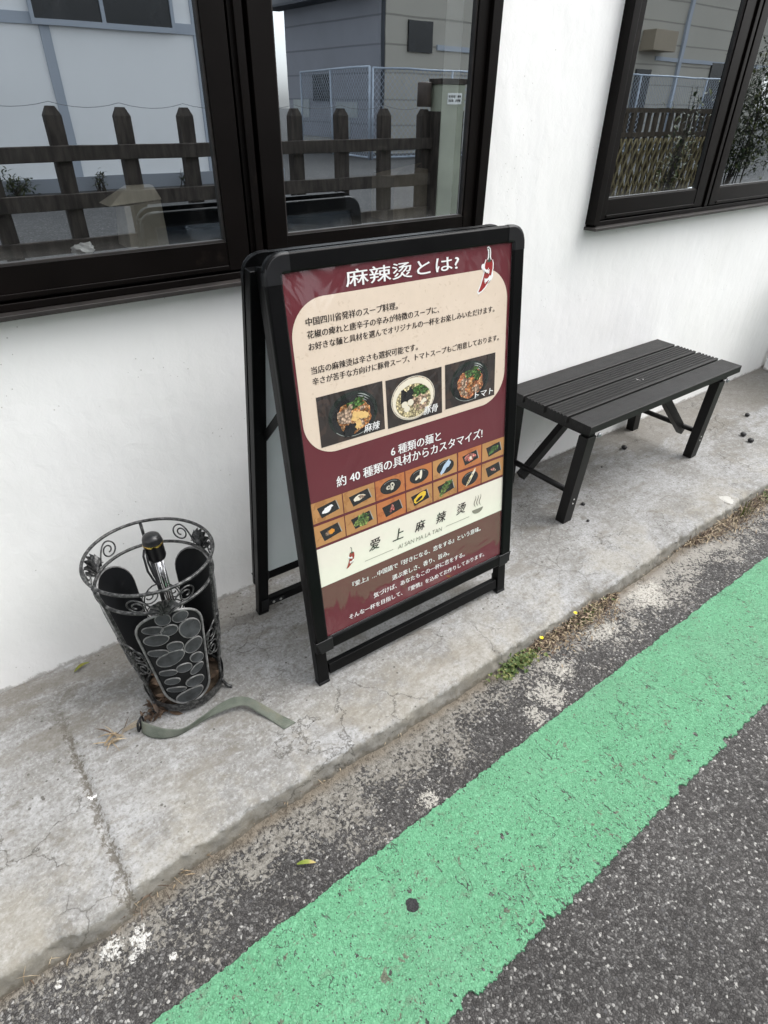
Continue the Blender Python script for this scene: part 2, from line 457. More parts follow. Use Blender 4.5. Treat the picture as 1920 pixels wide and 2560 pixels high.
def mat_iron():
    t = NT('pewter_iron')
    v = t.obj()
    n = t.noise(v, 110, 5, 0.65)
    c = t.mix(t.smooth(n, 0.38, 0.70), (0.024, 0.025, 0.026), (0.155, 0.155, 0.152))
    r = t.smooth(t.noise(v, 18, 5, 0.7), 0.66, 0.74)
    c = t.mix(t.math('MULTIPLY', r, 0.7), c, (0.14, 0.06, 0.03))
    t.bsdf(c, 0.45, 0.55, t.bump(n, 0.0008, 0.8), 0.5)
    return t.m
M['iron'] = mat_iron()
M['ironblack'] = simple('black_iron_plate', (0.0065, 0.007, 0.008), 0.6, 0.0, 0.45, 11, 0.0006, 40, 0.2, dirt=((0.018, 0.019, 0.020), 16, 0.60))
M['rim'] = simple('bright_relief_rim', (0.19, 0.19, 0.188), 0.5, 0.2, 0.4, 60)
M['stone'] = simple('slate_stone_relief', (0.040, 0.043, 0.046), 0.62, 0, 0.4, 40, 0.0008, 120, 0.4, dirt=((0.10, 0.105, 0.105), 60, 0.62))
M['rust'] = simple('rusty_dirt', (0.055, 0.04, 0.028), 0.9, 0, 0.5, 40, 0.002, 60, 0.2)

def mat_bench():
    t = NT('charcoal_bench_slat')
    v = t.obj()
    n = t.noise(t.mapped(v, (6, 160, 60)), 1.0, 4, 0.6)
    c = t.mix(t.smooth(n, 0.3, 0.7), (0.0065, 0.0061, 0.0060), (0.0125, 0.0119, 0.0115))
    c = t.mix(t.math('MULTIPLY', t.smooth(t.noise(v, 12, 6, 0.7), 0.58, 0.75), 0.35), c, (0.028, 0.027, 0.026))
    nm = t.bump(n, 0.0006, 0.6)
    t.bsdf(c, t.math('MULTIPLY_ADD', t.noise(v, 20, 4), 0.2, 0.42), 0, nm, 0.28)
    return t.m
M['bench'] = mat_bench()
M['benchleg'] = simple('dark_bench_metal', (0.0058, 0.0054, 0.0054), 0.48, 0, 0.25, 10, 0.0001, 200, 0.3)
M['whitemark'] = simple('white_dropping', (0.34, 0.34, 0.33), 0.9)

def mat_strap():
    t = NT('olive_webbing')
    v = t.obj()
    w = t.n('ShaderNodeTexWave')
    t.l(v, w.inputs[0]); w.inputs['Scale'].default_value = 420; w.inputs['Distortion'].default_value = 1.0
    n = t.noise(v, 24, 5)
    c = t.mix(t.smooth(n, 0.3, 0.7), (0.105, 0.122, 0.098), (0.165, 0.18, 0.15))
    c = t.mix(t.math('MULTIPLY', t.smooth(t.noise(v, 11, 4), 0.58, 0.72), 0.5), c, (0.20, 0.185, 0.13))
    t.bsdf(c, 0.85, 0, t.bump(w.outputs[1], 0.0003), 0.2)
    return t.m
M['strapcloth'] = mat_strap()

def printed(name, color, var=0.05, vscale=30, color2=None, noise_thr=None, vs2=60, cells=0):
    """ink on paper under a slightly wavy clear sheet"""
    t = NT(name)
    v = t.obj()
    n = t.noise(v, vscale, 4)
    c = t.mix(n, tuple(x * (1 - var) for x in color), tuple(min(1, x * (1 + var)) for x in color))
    if color2:
        k = t.noise(v, vs2, 5, 0.65, 0.5)
        c = t.mix(t.smooth(k, noise_thr, noise_thr + 0.06), c, color2)
    if color2 and vs2 > 100:
        wv = t.vadd(v, t.vscale(t.noise(v, 150, 3, out=1), 0.004))
        vc = t.vor(wv, 190)
        c = t.mix(1.0, c, t.ramp(t.sep(vc.outputs['Color'])[0], [(0.0, 0.35), (0.5, 1.0), (1.0, 1.5)]), 'MULTIPLY')
        c = t.mix(t.smooth(vc.outputs['Distance'], 0.25, 0.75), c, t.mix(0.75, c, (0.02, 0.012, 0.008)))
    wav = t.noise(t.mapped(v, (1.5, 1, 1.1)), 4.2, 3, 0.5, 1.2)
    cn = t.bump(wav, 0.012, 0.36)
    t.bsdf(c, 0.55, 0, None, 0.25, coat=1.0, coat_rough=0.05, coat_normal=cn).inputs['Coat IOR'].default_value = 2.0
    return t.m
PR = {
 'burgundy': printed('print_burgundy', (0.125, 0.020, 0.028), 0.12, 12),
 'cream': printed('print_cream', (0.74, 0.62, 0.50), 0.05, 50, (0.66, 0.54, 0.42), 0.60, 90),
 'band': printed('print_ivory', (0.80, 0.77, 0.66), 0.04, 70),
 'white': printed('print_white', (0.88, 0.88, 0.87)),
 'ink': printed('print_dark_ink', (0.030, 0.022, 0.020)),
 'grey': printed('print_grey_ink', (0.22, 0.20, 0.16)),
 'darkwood': printed('print_dark_wood', (0.030, 0.024, 0.022), 0.3, 20, (0.052, 0.036, 0.030), 0.52, 30),
 'wood': printed('print_tan_wood', (0.46, 0.235, 0.085), 0.25, 14, (0.36, 0.17, 0.055), 0.55, 40),
 'orangewood': printed('print_orange_wood', (0.48, 0.17, 0.055), 0.2, 14, (0.38, 0.12, 0.04), 0.55, 40),
 'black': printed('print_black', (0.014, 0.015, 0.016), 0.3),
 'bowlgreen': printed('print_bowl_dark', (0.014, 0.022, 0.018), 0.3),
 'bowlwhite': printed('print_bowl_white', (0.62, 0.58, 0.48), 0.1),
 'soup': printed('print_orange_soup', (0.55, 0.20, 0.055), 0.3, 60, (0.74, 0.46, 0.22), 0.50, 170),
 'soup2': printed('print_tomato_soup', (0.60, 0.19, 0.08), 0.3, 60, (0.72, 0.40, 0.20), 0.50, 200),
 'meat': printed('print_noodle_meat', (0.58, 0.42, 0.30), 0.3, 90, (0.30, 0.15, 0.08), 0.56, 230),
 'broth': printed('print_milky_broth', (0.72, 0.62, 0.36), 0.15, 60, (0.62, 0.50, 0.26), 0.55, 170),
 'egg': printed('print_egg', (0.80, 0.74, 0.60), 0.1),
 'yolk': printed('print_dumpling', (0.78, 0.52, 0.20), 0.25, 120),
 'green': printed('print_greens', (0.045, 0.13, 0.030), 0.5, 120, (0.16, 0.30, 0.08), 0.52, 260),
 'palegreen': printed('print_pale_greens', (0.25, 0.36, 0.09), 0.4, 120, (0.07, 0.18, 0.03), 0.55, 260),
 'pink': printed('print_pink', (0.60, 0.16, 0.13), 0.3, 120, (0.70, 0.42, 0.36), 0.54, 260),
 'yellow': printed('print_yellow', (0.78, 0.52, 0.04), 0.15, 120),
 'blue': printed('print_pale_blue', (0.48, 0.60, 0.74), 0.15, 120),
 'orange': printed('print_orange', (0.70, 0.28, 0.03), 0.25, 120),
 'red': printed('print_chilli_red', (0.30, 0.020, 0.020), 0.15),
 'stalk': printed('print_stalk_green', (0.045, 0.075, 0.055), 0.15),
 'sheen': printed('print_bowl_sheen', (0.33, 0.36, 0.34), 0.3),
}

# ------------------------------------------------------------------ mesh helpers
LOC = {}
def link(o, parent=None):
    SC.collection.objects.link(o)
    if parent is not None:
        o.parent = parent
    return o

def thing(name, loc, label, cat, group=None, kind=None):
    o = bpy.data.objects.new(name, None)
    o.empty_display_size = 0.1
    o.location = loc
    LOC[o.name] = Vector(loc)
    link(o)
    tag(o, label, cat, group, kind)
    return o

def tag(o, label=None, cat=None, group=None, kind=None):
    if label: o['label'] = label
    if cat: o['category'] = cat
    if group: o['group'] = group
    if kind: o['kind'] = kind
    return o

def obj(name, bm, mats, parent=None, smooth=False, bevel=0.0, label=None, loc=None, recalc=True):
    if recalc:
        bmesh.ops.recalc_face_normals(bm, faces=bm.faces[:])
    if parent is not None:
        off = LOC[parent.name]
    else:
        off = Vector(loc) if loc is not None else Vector((0, 0, 0))
    for v in bm.verts:
        v.co -= off
    me = bpy.data.meshes.new(name)
    bm.to_mesh(me)
    bm.free()
    if not isinstance(mats, (list, tuple)):
        mats = [mats]
    for m in mats:
        me.materials.append(m)
    if smooth:
        for p in me.polygons:
            p.use_smooth = True
    o = bpy.data.objects.new(name, me)
    if parent is None:
        o.location = off
    link(o, parent)
    LOC[o.name] = off.copy()
    if bevel:
        md = o.modifiers.new('bevel', 'BEVEL')
        md.width = bevel
        md.segments = 2
        md.limit_method = 'ANGLE'
        md.angle_limit = R(40)
        for p in me.polygons:
            p.use_smooth = True
        md2 = o.modifiers.new('wn', 'WEIGHTED_NORMAL')
        md2.keep_sharp = False
    if label:
        o['label'] = label
    return o

def box(bm, lo, hi, mi=0, fn=None):
    x0, y0, z0 = lo; x1, y1, z1 = hi
    co = [(x0, y0, z0), (x1, y0, z0), (x1, y1, z0), (x0, y1, z0), (x0, y0, z1), (x1, y0, z1), (x1, y1, z1), (x0, y1, z1)]
    vs = [bm.verts.new(fn(*c) if fn else c) for c in co]
    for f in ((0, 3, 2, 1), (4, 5, 6, 7), (0, 1, 5, 4), (1, 2, 6, 5), (2, 3, 7, 6), (3, 0, 4, 7)):
        bm.faces.new([vs[i] for i in f]).material_index = mi
    return vs

def hexa(bm, b4, t4, mi=0):
    vs = [bm.verts.new(c) for c in list(b4) + list(t4)]
    for f in ((0, 3, 2, 1), (4, 5, 6, 7), (0, 1, 5, 4), (1, 2, 6, 5), (2, 3, 7, 6), (3, 0, 4, 7)):
        bm.faces.new([vs[i] for i in f]).material_index = mi

def tube(bm, pts, r, seg=8, closed=False, mi=0, cap=True):
    pts = [Vector(p) for p in pts]
    n = len(pts)
    rad = r if isinstance(r, (list, tuple)) else [r] * n
    tang = []
    for i in range(n):
        a = pts[(i - 1) % n] if (closed or i > 0) else pts[i]
        b = pts[(i + 1) % n] if (closed or i < n - 1) else pts[i]
        d = (b - a)
        tang.append(d.normalized() if d.length > 1e-9 else Vector((0, 0, 1)))
    up = Vector((0, 0, 1)) if abs(tang[0].z) < 0.9 else Vector((1, 0, 0))
    nrm = (up - tang[0] * up.dot(tang[0])).normalized()
    rings = []
    for i in range(n):
        nrm = (nrm - tang[i] * nrm.dot(tang[i]))
        nrm = nrm.normalized() if nrm.length > 1e-6 else tang[i].orthogonal().normalized()
        bi = tang[i].cross(nrm)
        rings.append([bm.verts.new(pts[i] + (nrm * math.cos(2 * math.pi * k / seg) + bi * math.sin(2 * math.pi * k / seg)) * rad[i]) for k in range(seg)])
    for i in range(n if closed else n - 1):
        A, B = rings[i], rings[(i + 1) % n]
        sh = 0
        if closed and i == n - 1:      # match the seam
            best = min(range(seg), key=lambda q: (A[0].co - B[q].co).length)
            sh = best
        for k in range(seg):
            f = bm.faces.new((A[k], A[(k + 1) % seg], B[(k + 1 + sh) % seg], B[(k + sh) % seg]))
            f.material_index = mi
            f.smooth = True
    if cap and not closed:
        for A in (rings[0], rings[-1]):
            try:
                bm.faces.new(A).material_index = mi
            except ValueError:
                pass

def lathe(bm, prof, cen, axis=Vector((0, 0, 1)), seg=24, mi=0, mis=None):
    axis = axis.normalized()
    a = axis.orthogonal().normalized(); b = axis.cross(a)
    rings = []
    for r, h in prof:
        rings.append([bm.verts.new(cen + axis * h + (a * math.cos(2 * math.pi * k / seg) + b * math.sin(2 * math.pi * k / seg)) * max(r, 1e-5)) for k in range(seg)])
    for i in range(len(prof) - 1):
        for k in range(seg):
            f = bm.faces.new((rings[i][k], rings[i][(k + 1) % seg], rings[i + 1][(k + 1) % seg], rings[i + 1][k]))
            f.material_index = mis[i] if mis else mi
            f.smooth = True
    for A in (rings[0], rings[-1]):
        bm.faces.new(A).material_index = mi

def NB():
    return bmesh.new()

# ------------------------------------------------------------------ ground, road, pavement
ROADZ = -0.05
def frac(x, y, z=0.0, s=1.0):
    return mn.fractal(Vector((x * s, y * s, z)), 1.0, 2.0, 4)

bm = NB()
X0, X1, Y0, Y1 = -120, 160, -120, 60
vs = [bm.verts.new(c) for c in ((X0, Y0, ROADZ), (X1, Y0, ROADZ), (X1, Y1, ROADZ), (X0, Y1, ROADZ))]
bm.faces.new(vs)
tag(obj('road', bm, M['road'], loc=(0, 0, 0)), 'dark worn asphalt road with pale aggregate and cement spills along the kerb', 'road', kind='structure')

bm = NB()
vs = [bm.verts.new(c) for c in ((-120, -120, ROADZ + 0.006), (160, -120, ROADZ + 0.006), (160, -3.25, ROADZ + 0.006), (-120, -3.25, ROADZ + 0.006))]
bm.faces.new(vs)
tag(obj('gravel_yard', bm, M['gravel']), 'grey gravel yard behind the picket fence across the road', 'yard', kind='structure')

def xs_range(a, b, fine_a, fine_b, coarse, fine):
    out = []; x = a
    while x < b:
        out.append(x)
        x += fine if fine_a - 1e-6 <= x < fine_b else coarse
    out.append(b)
    return out

bm = NB()
prof = [(0.02, 0.0), (-0.05, 0), (-0.12, 0), (-0.2, 0), (-0.28, 0), (-0.36, 0), (-0.44, 0), (-0.50, 0), (-0.55, 0), (-0.585, 0), (-0.605, -0.0002), (-0.619, -0.0008), (-0.6265, -0.0022), (-0.6315, -0.0055), (-0.6345, -0.011), (-0.6365, -0.019), (-0.6385, -0.028), (-0.6405, -0.038), (-0.643, -0.047), (-0.646, -0.058)]
xs = xs_range(-3.0, 6.0, -0.9, 3.2, 0.05, 0.0085)
rows = []
for x in xs:
    row = []
    jx = -0.425 + 0.006 * frac(0, x, 3, 9)
    for (y, z) in prof:
        w = max(0.0, min(1.0, (-0.52 - y) / 0.1))
        ed = 0.010 * frac(x, 0.3, 1.0, 2.3) + 0.005 * frac(x, 0.7, 2.0, 11) + 0.0045 * frac(x, z * 30, 5.0, 36) + 0.002 * frac(x, z * 60, 3.0, 90)
        yy = y + ed * w
        if x < -0.425:
            yy -= 0.010 * w
        zz = z + (0.0035 * frac(x, y, 0.0, 2.2) + 0.0012 * frac(x, y, 7.0, 14)) * (1 if y < -0.03 else 0.4)
        # slab joint: a shallow ragged groove that fades out towards the wall
        jj = -0.425 + 0.007 * frac(0.0, y, 3.0, 7.0)
        g = math.exp(-((x - jj) / 0.0055) ** 2) * max(0, min(1, (-y - 0.12) / 0.15))
        zz -= 0.009 * g
        # chips along the arris
        if -0.64 < y < -0.60:
            cpt = frac(x, 4.0, 9.0, 17)
            if cpt > 0.35:
                zz -= 0.006 * min(1, (cpt - 0.35) * 4)
                yy += 0.004
        row.append(bm.verts.new((x, yy, zz)))
    rows.append(row)
for a, b in zip(rows, rows[1:]):
    for k in range(len(prof) - 1):
        f = bm.faces.new((a[k], b[k], b[k + 1], a[k + 1]))
        f.smooth = True
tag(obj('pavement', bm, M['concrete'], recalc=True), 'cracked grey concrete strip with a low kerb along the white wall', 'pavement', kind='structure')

bm = NB()
xs = xs_range(-3.0, 7.0, -0.65, 2.6, 0.02, 0.0028)
ya, yb = -0.838, -1.131
top, bot, skt, skb = [], [], [], []
for x in xs:
    ea = 0.003 * frac(x, 1.1, 0, 9) + 0.0035 * frac(x, 2.2, 0, 38) + 0.003 * frac(x, 5.2, 0, 150)
    c = frac(x, 3.3, 0, 20)
    eb = 0.004 * frac(x, 4.4, 0, 12) + 0.0065 * frac(x, 6.1, 0, 40) + 0.005 * frac(x, 8.1, 0, 140)
    if c > 0.28:
        eb += 0.010 * min(1, (c - 0.28) * 5)
    top.append(bm.verts.new((x, ya + ea, ROADZ + 0.004)))
    bot.append(bm.verts.new((x, yb + eb, ROADZ + 0.004)))
    skt.append(bm.verts.new((x, ya + ea + 0.001, ROADZ - 0.001)))
    skb.append(bm.verts.new((x, yb + eb - 0.001, ROADZ - 0.001)))
for i in range(len(xs) - 1):
    bm.faces.new((bot[i], bot[i + 1], top[i + 1], top[i]))
    bm.faces.new((top[i], top[i + 1], skt[i + 1], skt[i]))
    bm.faces.new((bot[i], skb[i], skb[i + 1], bot[i + 1]))
tag(obj('road_marking', bm, M['green']), 'wide worn green painted line along the road with ragged edges', 'road marking', kind='structure')

# ------------------------------------------------------------------ the shop
shop = thing('shop_building', (0.6, 0.0, 0.0), 'white plastered shop front with two dark framed sliding windows', 'building')
W1 = (-0.86, 0.954, 0.874, 2.2)
W2 = (1.462, 2.97, 0.874, 2.2)
bm = NB()
xsp = [-3.2, W1[0] + .006, W1[1] - .006, W2[0] + .006, W2[1] - .006, 3.30]
zsp = [-0.08, 0.880, 2.194, 3.3]
for i in range(5):
    for j in range(3):
        if j == 1 and i in (1, 3):
            continue
        # subdivide each panel so that the plaster can undulate a little
        nx = max(1, int((xsp[i + 1] - xsp[i]) / 0.06)); nz = max(1, int((zsp[j + 1] - zsp[j]) / 0.06))
        grid = [[None] * (nz + 1) for _ in range(nx + 1)]
        for a in range(nx + 1):
            for b in range(nz + 1):
                x = xsp[i] + (xsp[i + 1] - xsp[i]) * a / nx
                z = zsp[j] + (zsp[j + 1] - zsp[j]) * b / nz
                grid[a][b] = bm.verts.new((x, 0.0035 * frac(x, z, 0.5, 3.0), z))
        for a in range(nx):
            for b in range(nz):
                bm.faces.new((grid[a][b], grid[a + 1][b], grid[a + 1][b + 1], grid[a][b + 1])).smooth = True
bmesh.ops.remove_doubles(bm, verts=bm.verts[:], dist=1e-5)
# reveals of the openings (butted against the back of the face)
for (x0, x1, z0, z1) in (W1, W2):
    x0 += .006; x1 -= .006; z0 += .006; z1 -= .006
    for q in (((x0, .004, z0), (x1, .004, z0), (x1, .16, z0), (x0, .16, z0)), ((x0, .004, z1), (x0, .16, z1), (x1, .16, z1), (x1, .004, z1)), ((x0, .004, z0), (x0, .16, z0), (x0, .16, z1), (x0, .004, z1)), ((x1, .004, z0), (x1, .004, z1), (x1, .16, z1), (x1, .16, z0))):
        bm.faces.new([bm.verts.new(c) for c in q])
obj('wall', bm, M['wall'], shop, recalc=False)

bm = NB()
def quad(bm, a, b, c, d, mi=0):
    f = bm.faces.new([bm.verts.new(q) for q in (a, b, c, d)]); f.material_index = mi; return f
rx0, rx1, ry0, ry1, rz0, rz1 = -3.19, 3.29, 0.17, 3.6, -0.05, 2.6
quad(bm, (rx0, ry0, rz0), (rx1, ry0, rz0), (rx1, ry1, rz0), (rx0, ry1, rz0))
quad(bm, (rx0, ry0, rz1), (rx0, ry1, rz1), (rx1, ry1, rz1), (rx1, ry0, rz1))
quad(bm, (rx0, ry1, rz0), (rx1, ry1, rz0), (rx1, ry1, rz1), (rx0, ry1, rz1))
quad(bm, (rx0, ry0, rz0), (rx0, ry1, rz0), (rx0, ry1, rz1), (rx0, ry0, rz1))
quad(bm, (rx1, ry0, rz0), (rx1, ry0, rz1), (rx1, ry1, rz1), (rx1, ry1, rz0))
obj('room', bm, M['room'], shop, recalc=False)
bm = NB()
box(bm, (-3.3, 0.004, 3.3), (3.4, 3.7, 3.42))
box(bm, (-3.3, 3.62, -0.05), (3.4, 3.70, 3.298))
box(bm, (-3.29, 0.01, -0.05), (-3.21, 3.618, 3.298))
box(bm, (3.305, 0.01, -0.05), (3.39, 3.618, 3.298))
obj('roof', bm, M['wall'], shop)

def window(W, panes, mull, seed):
    x0, x1, z0, z1 = W
    bm = NB()
    fw = 0.031
    box(bm, (x0, -0.034, z0 + 0.016), (x0 + fw, 0.07, z1))
    box(bm, (x1 - fw, -0.034, z0 + 0.016), (x1, 0.07, z1))
    box(bm, (x0 + fw, -0.034, z1 - 0.035), (x1 - fw, 0.07, z1))
    box(bm, (x0 + fw, -0.022, z0 + 0.010), (x1 - fw, 0.07, z0 + 0.024))     # track floor
    fr = obj('window', bm, M['frame'], shop, bevel=0.0015)
    bm = NB()
    hexa(bm, [(x0 - .002, -0.046, z0), (x1 + .002, -0.046, z0), (x1 + .002, 0.03, z0), (x0 - .002, 0.03, z0)],
         [(x0 - .002, -0.046, z0 + 0.009), (x1 + .002, -0.046, z0 + 0.009), (x1 + .002, 0.03, z0 + 0.0095), (x0 - .002, 0.03, z0 + 0.0095)])
    obj('sill_lip', bm, M['frame_lip'], fr, bevel=0.001)
    bm = NB()
    box(bm, (x0 + fw, 0.075, z0 + 0.05), (x1 - fw, 0.30, z0 + 0.066))
    obj('inner_ledge', bm, M['frame'], fr)
    bm = NB()
    box(bm, (mull[0] + 0.006, -0.016, z0 + 0.026), (mull[1] - 0.006, 0.02, z1 - 0.04))
    box(bm, (mull[0] + 0.016, -0.024, z0 + 0.026), (mull[1] - 0.012, -0.017, z1 - 0.04))
    obj('mullion', bm, M['frame'], fr, bevel=0.001)
    for k, (sx0, px0, px1, sx1) in enumerate(panes):
        yo = -0.012 - 0.004 * k
        bm = NB()
        zb, zt = z0 + 0.028, z1 - 0.04
        pb, pt = z0 + 0.087, z1 - 0.10
        box(bm, (sx0, yo - 0.008, zb), (px0, yo + 0.022, zt))
        box(bm, (px1, yo - 0.008, zb), (sx1, yo + 0.022, zt))
        box(bm, (px0, yo - 0.0065, zb), (px1, yo + 0.022, pb))
        box(bm, (px0, yo - 0.0065, pt), (px1, yo + 0.022, zt))
        # shallow rib on the bottom rail
        box(bm, (px0 + .002, yo - 0.0105, zb + 0.003), (px1 - .002, yo - 0.007, zb + 0.012))
        obj('sash', bm, M['frame'], fr, bevel=0.0012)
        bm = NB()
        g = 0.004
        for a, b in (((px0, pb), (px1, pb + g)), ((px0, pt - g), (px1, pt)), ((px0, pb + g), (px0 + g, pt - g)), ((px1 - g, pb + g), (px1, pt - g))):
            box(bm, (a[0], yo - 0.003, a[1]), (b[0], yo + 0.010, b[1]))
        obj('gasket', bm, M['frame_lip'], fr)
        bm = NB()
        y = yo + 0.004
        quad(bm, (px0 + .001, y, pb + .001), (px1 - .001, y, pb + .001), (px1 - .001, y, pt - .001), (px0 + .001, y, pt - .001))
        obj('pane', bm, M['glass'], fr, recalc=False)
    return fr

window(W1, [(-0.827, -0.78, 0.196, 0.246), (0.290, 0.342, 0.886, 0.921)], (0.246, 0.290), 1)
window(W2, [(1.495, 1.537, 2.076, 2.132), (2.180, 2.227, 2.88, 2.937)], (2.132, 2.180), 2)

# projecting white wall at the far end of the pavement
bm = NB()
box(bm, (3.302, -0.72, -0.06), (3.55, -0.012, 0.84))
tag(obj('side_wall', bm, M['wall'], loc=(3.42, -0.36, 0), bevel=0.006), 'low white projecting wall closing off the far right end of the pavement', 'wall')

# things standing inside behind the glass
bm = NB()
# folded paper bag: tapered body with a gusset top
hexa(bm, [(0.028, 0.10, 0.942), (0.112, 0.10, 0.942), (0.112, 0.19, 0.942), (0.028, 0.19, 0.942)], [(0.030, 0.10, 1.028), (0.110, 0.10, 1.035), (0.108, 0.17, 1.035), (0.034, 0.17, 1.028)])
hexa(bm, [(0.000, 0.098, 1.0285), (0.112, 0.098, 1.0355), (0.112, 0.175, 1.0355), (0.000, 0.175, 1.0285)], [(0.050, 0.12, 1.062), (0.105, 0.12, 1.062), (0.105, 0.14, 1.062), (0.050, 0.14, 1.062)])
tag(obj('paper_bag', bm, simple('beige_paper', (0.42, 0.38, 0.30), 0.8, 0, 0.1, 20, 0.001, 40), loc=(0.06, 0.14, 0.942), bevel=0.002), 'beige folded paper bag on the ledge inside behind the left window pane', 'paper bag')
bm = NB()
hexa(bm, [(0.74, 0.10, 0.942), (0.86, 0.10, 0.942), (0.86, 0.20, 0.942), (0.74, 0.20, 0.942)], [(0.742, 0.10, 1.05), (0.858, 0.10, 1.065), (0.858, 0.20, 1.065), (0.742, 0.20, 1.05)])
quad(bm, (0.742, 0.10, 1.0505), (0.80, 0.10, 1.058), (0.80, 0.06, 1.085), (0.742, 0.06, 1.078))
tag(obj('cardboard_box', bm, simple('brown_cardboard', (0.24, 0.20, 0.14), 0.85, 0, 0.15, 20), loc=(0.80, 0.15, 0.942)), 'brown cardboard box inside beside the pale olive panel', 'box')
bm = NB()
bmesh.ops.create_icosphere(bm, subdivisions=3, radius=0.02)
for v in bm.verts:
    v.co *= 1 + 0.5 * mn.noise(v.co * 90)
    v.co = Vector((v.co.x * 1.1 - 0.066, v.co.y + 0.105, v.co.z * 0.6 + 0.954))
tag(obj('tissue', bm, simple('white_tissue', (0.9, 0.9, 0.9), 0.9), loc=(-0.066, 0.105, 0.942)), 'crumpled white tissue on the ledge inside the left window', 'tissue')

# ------------------------------------------------------------------ A-frame sign
SO = Vector((0.1477, -0.4345, 0.1452)); YAW = -0.0299; LEAN = 0.1216
SU = Vector((math.cos(YAW), math.sin(YAW), 0)); SN = Vector((-math.sin(YAW), math.cos(YAW), 0))
def board_axes(o, lean, flip):
    v = SN * math.sin(lean) + Vector((0, 0, 1)) * math.cos(lean)
    w = SU.cross(v)
    if flip: w = -w
    return lambda a, b, d: o + SU * a + v * b + w * d
S = board_axes(SO, LEAN, False)                        # front board, d points to the street
LB = -0.185
SB = board_axes(Vector((0.1477, 0, 0.1482)) + SN * -0.126, LB, True)   # rear board leans the other way
sign = thing('a_frame_sign', (0.46, -0.28, 0.0), 'black A-frame menu board with a burgundy and cream poster standing on the pavement', 'sign board')

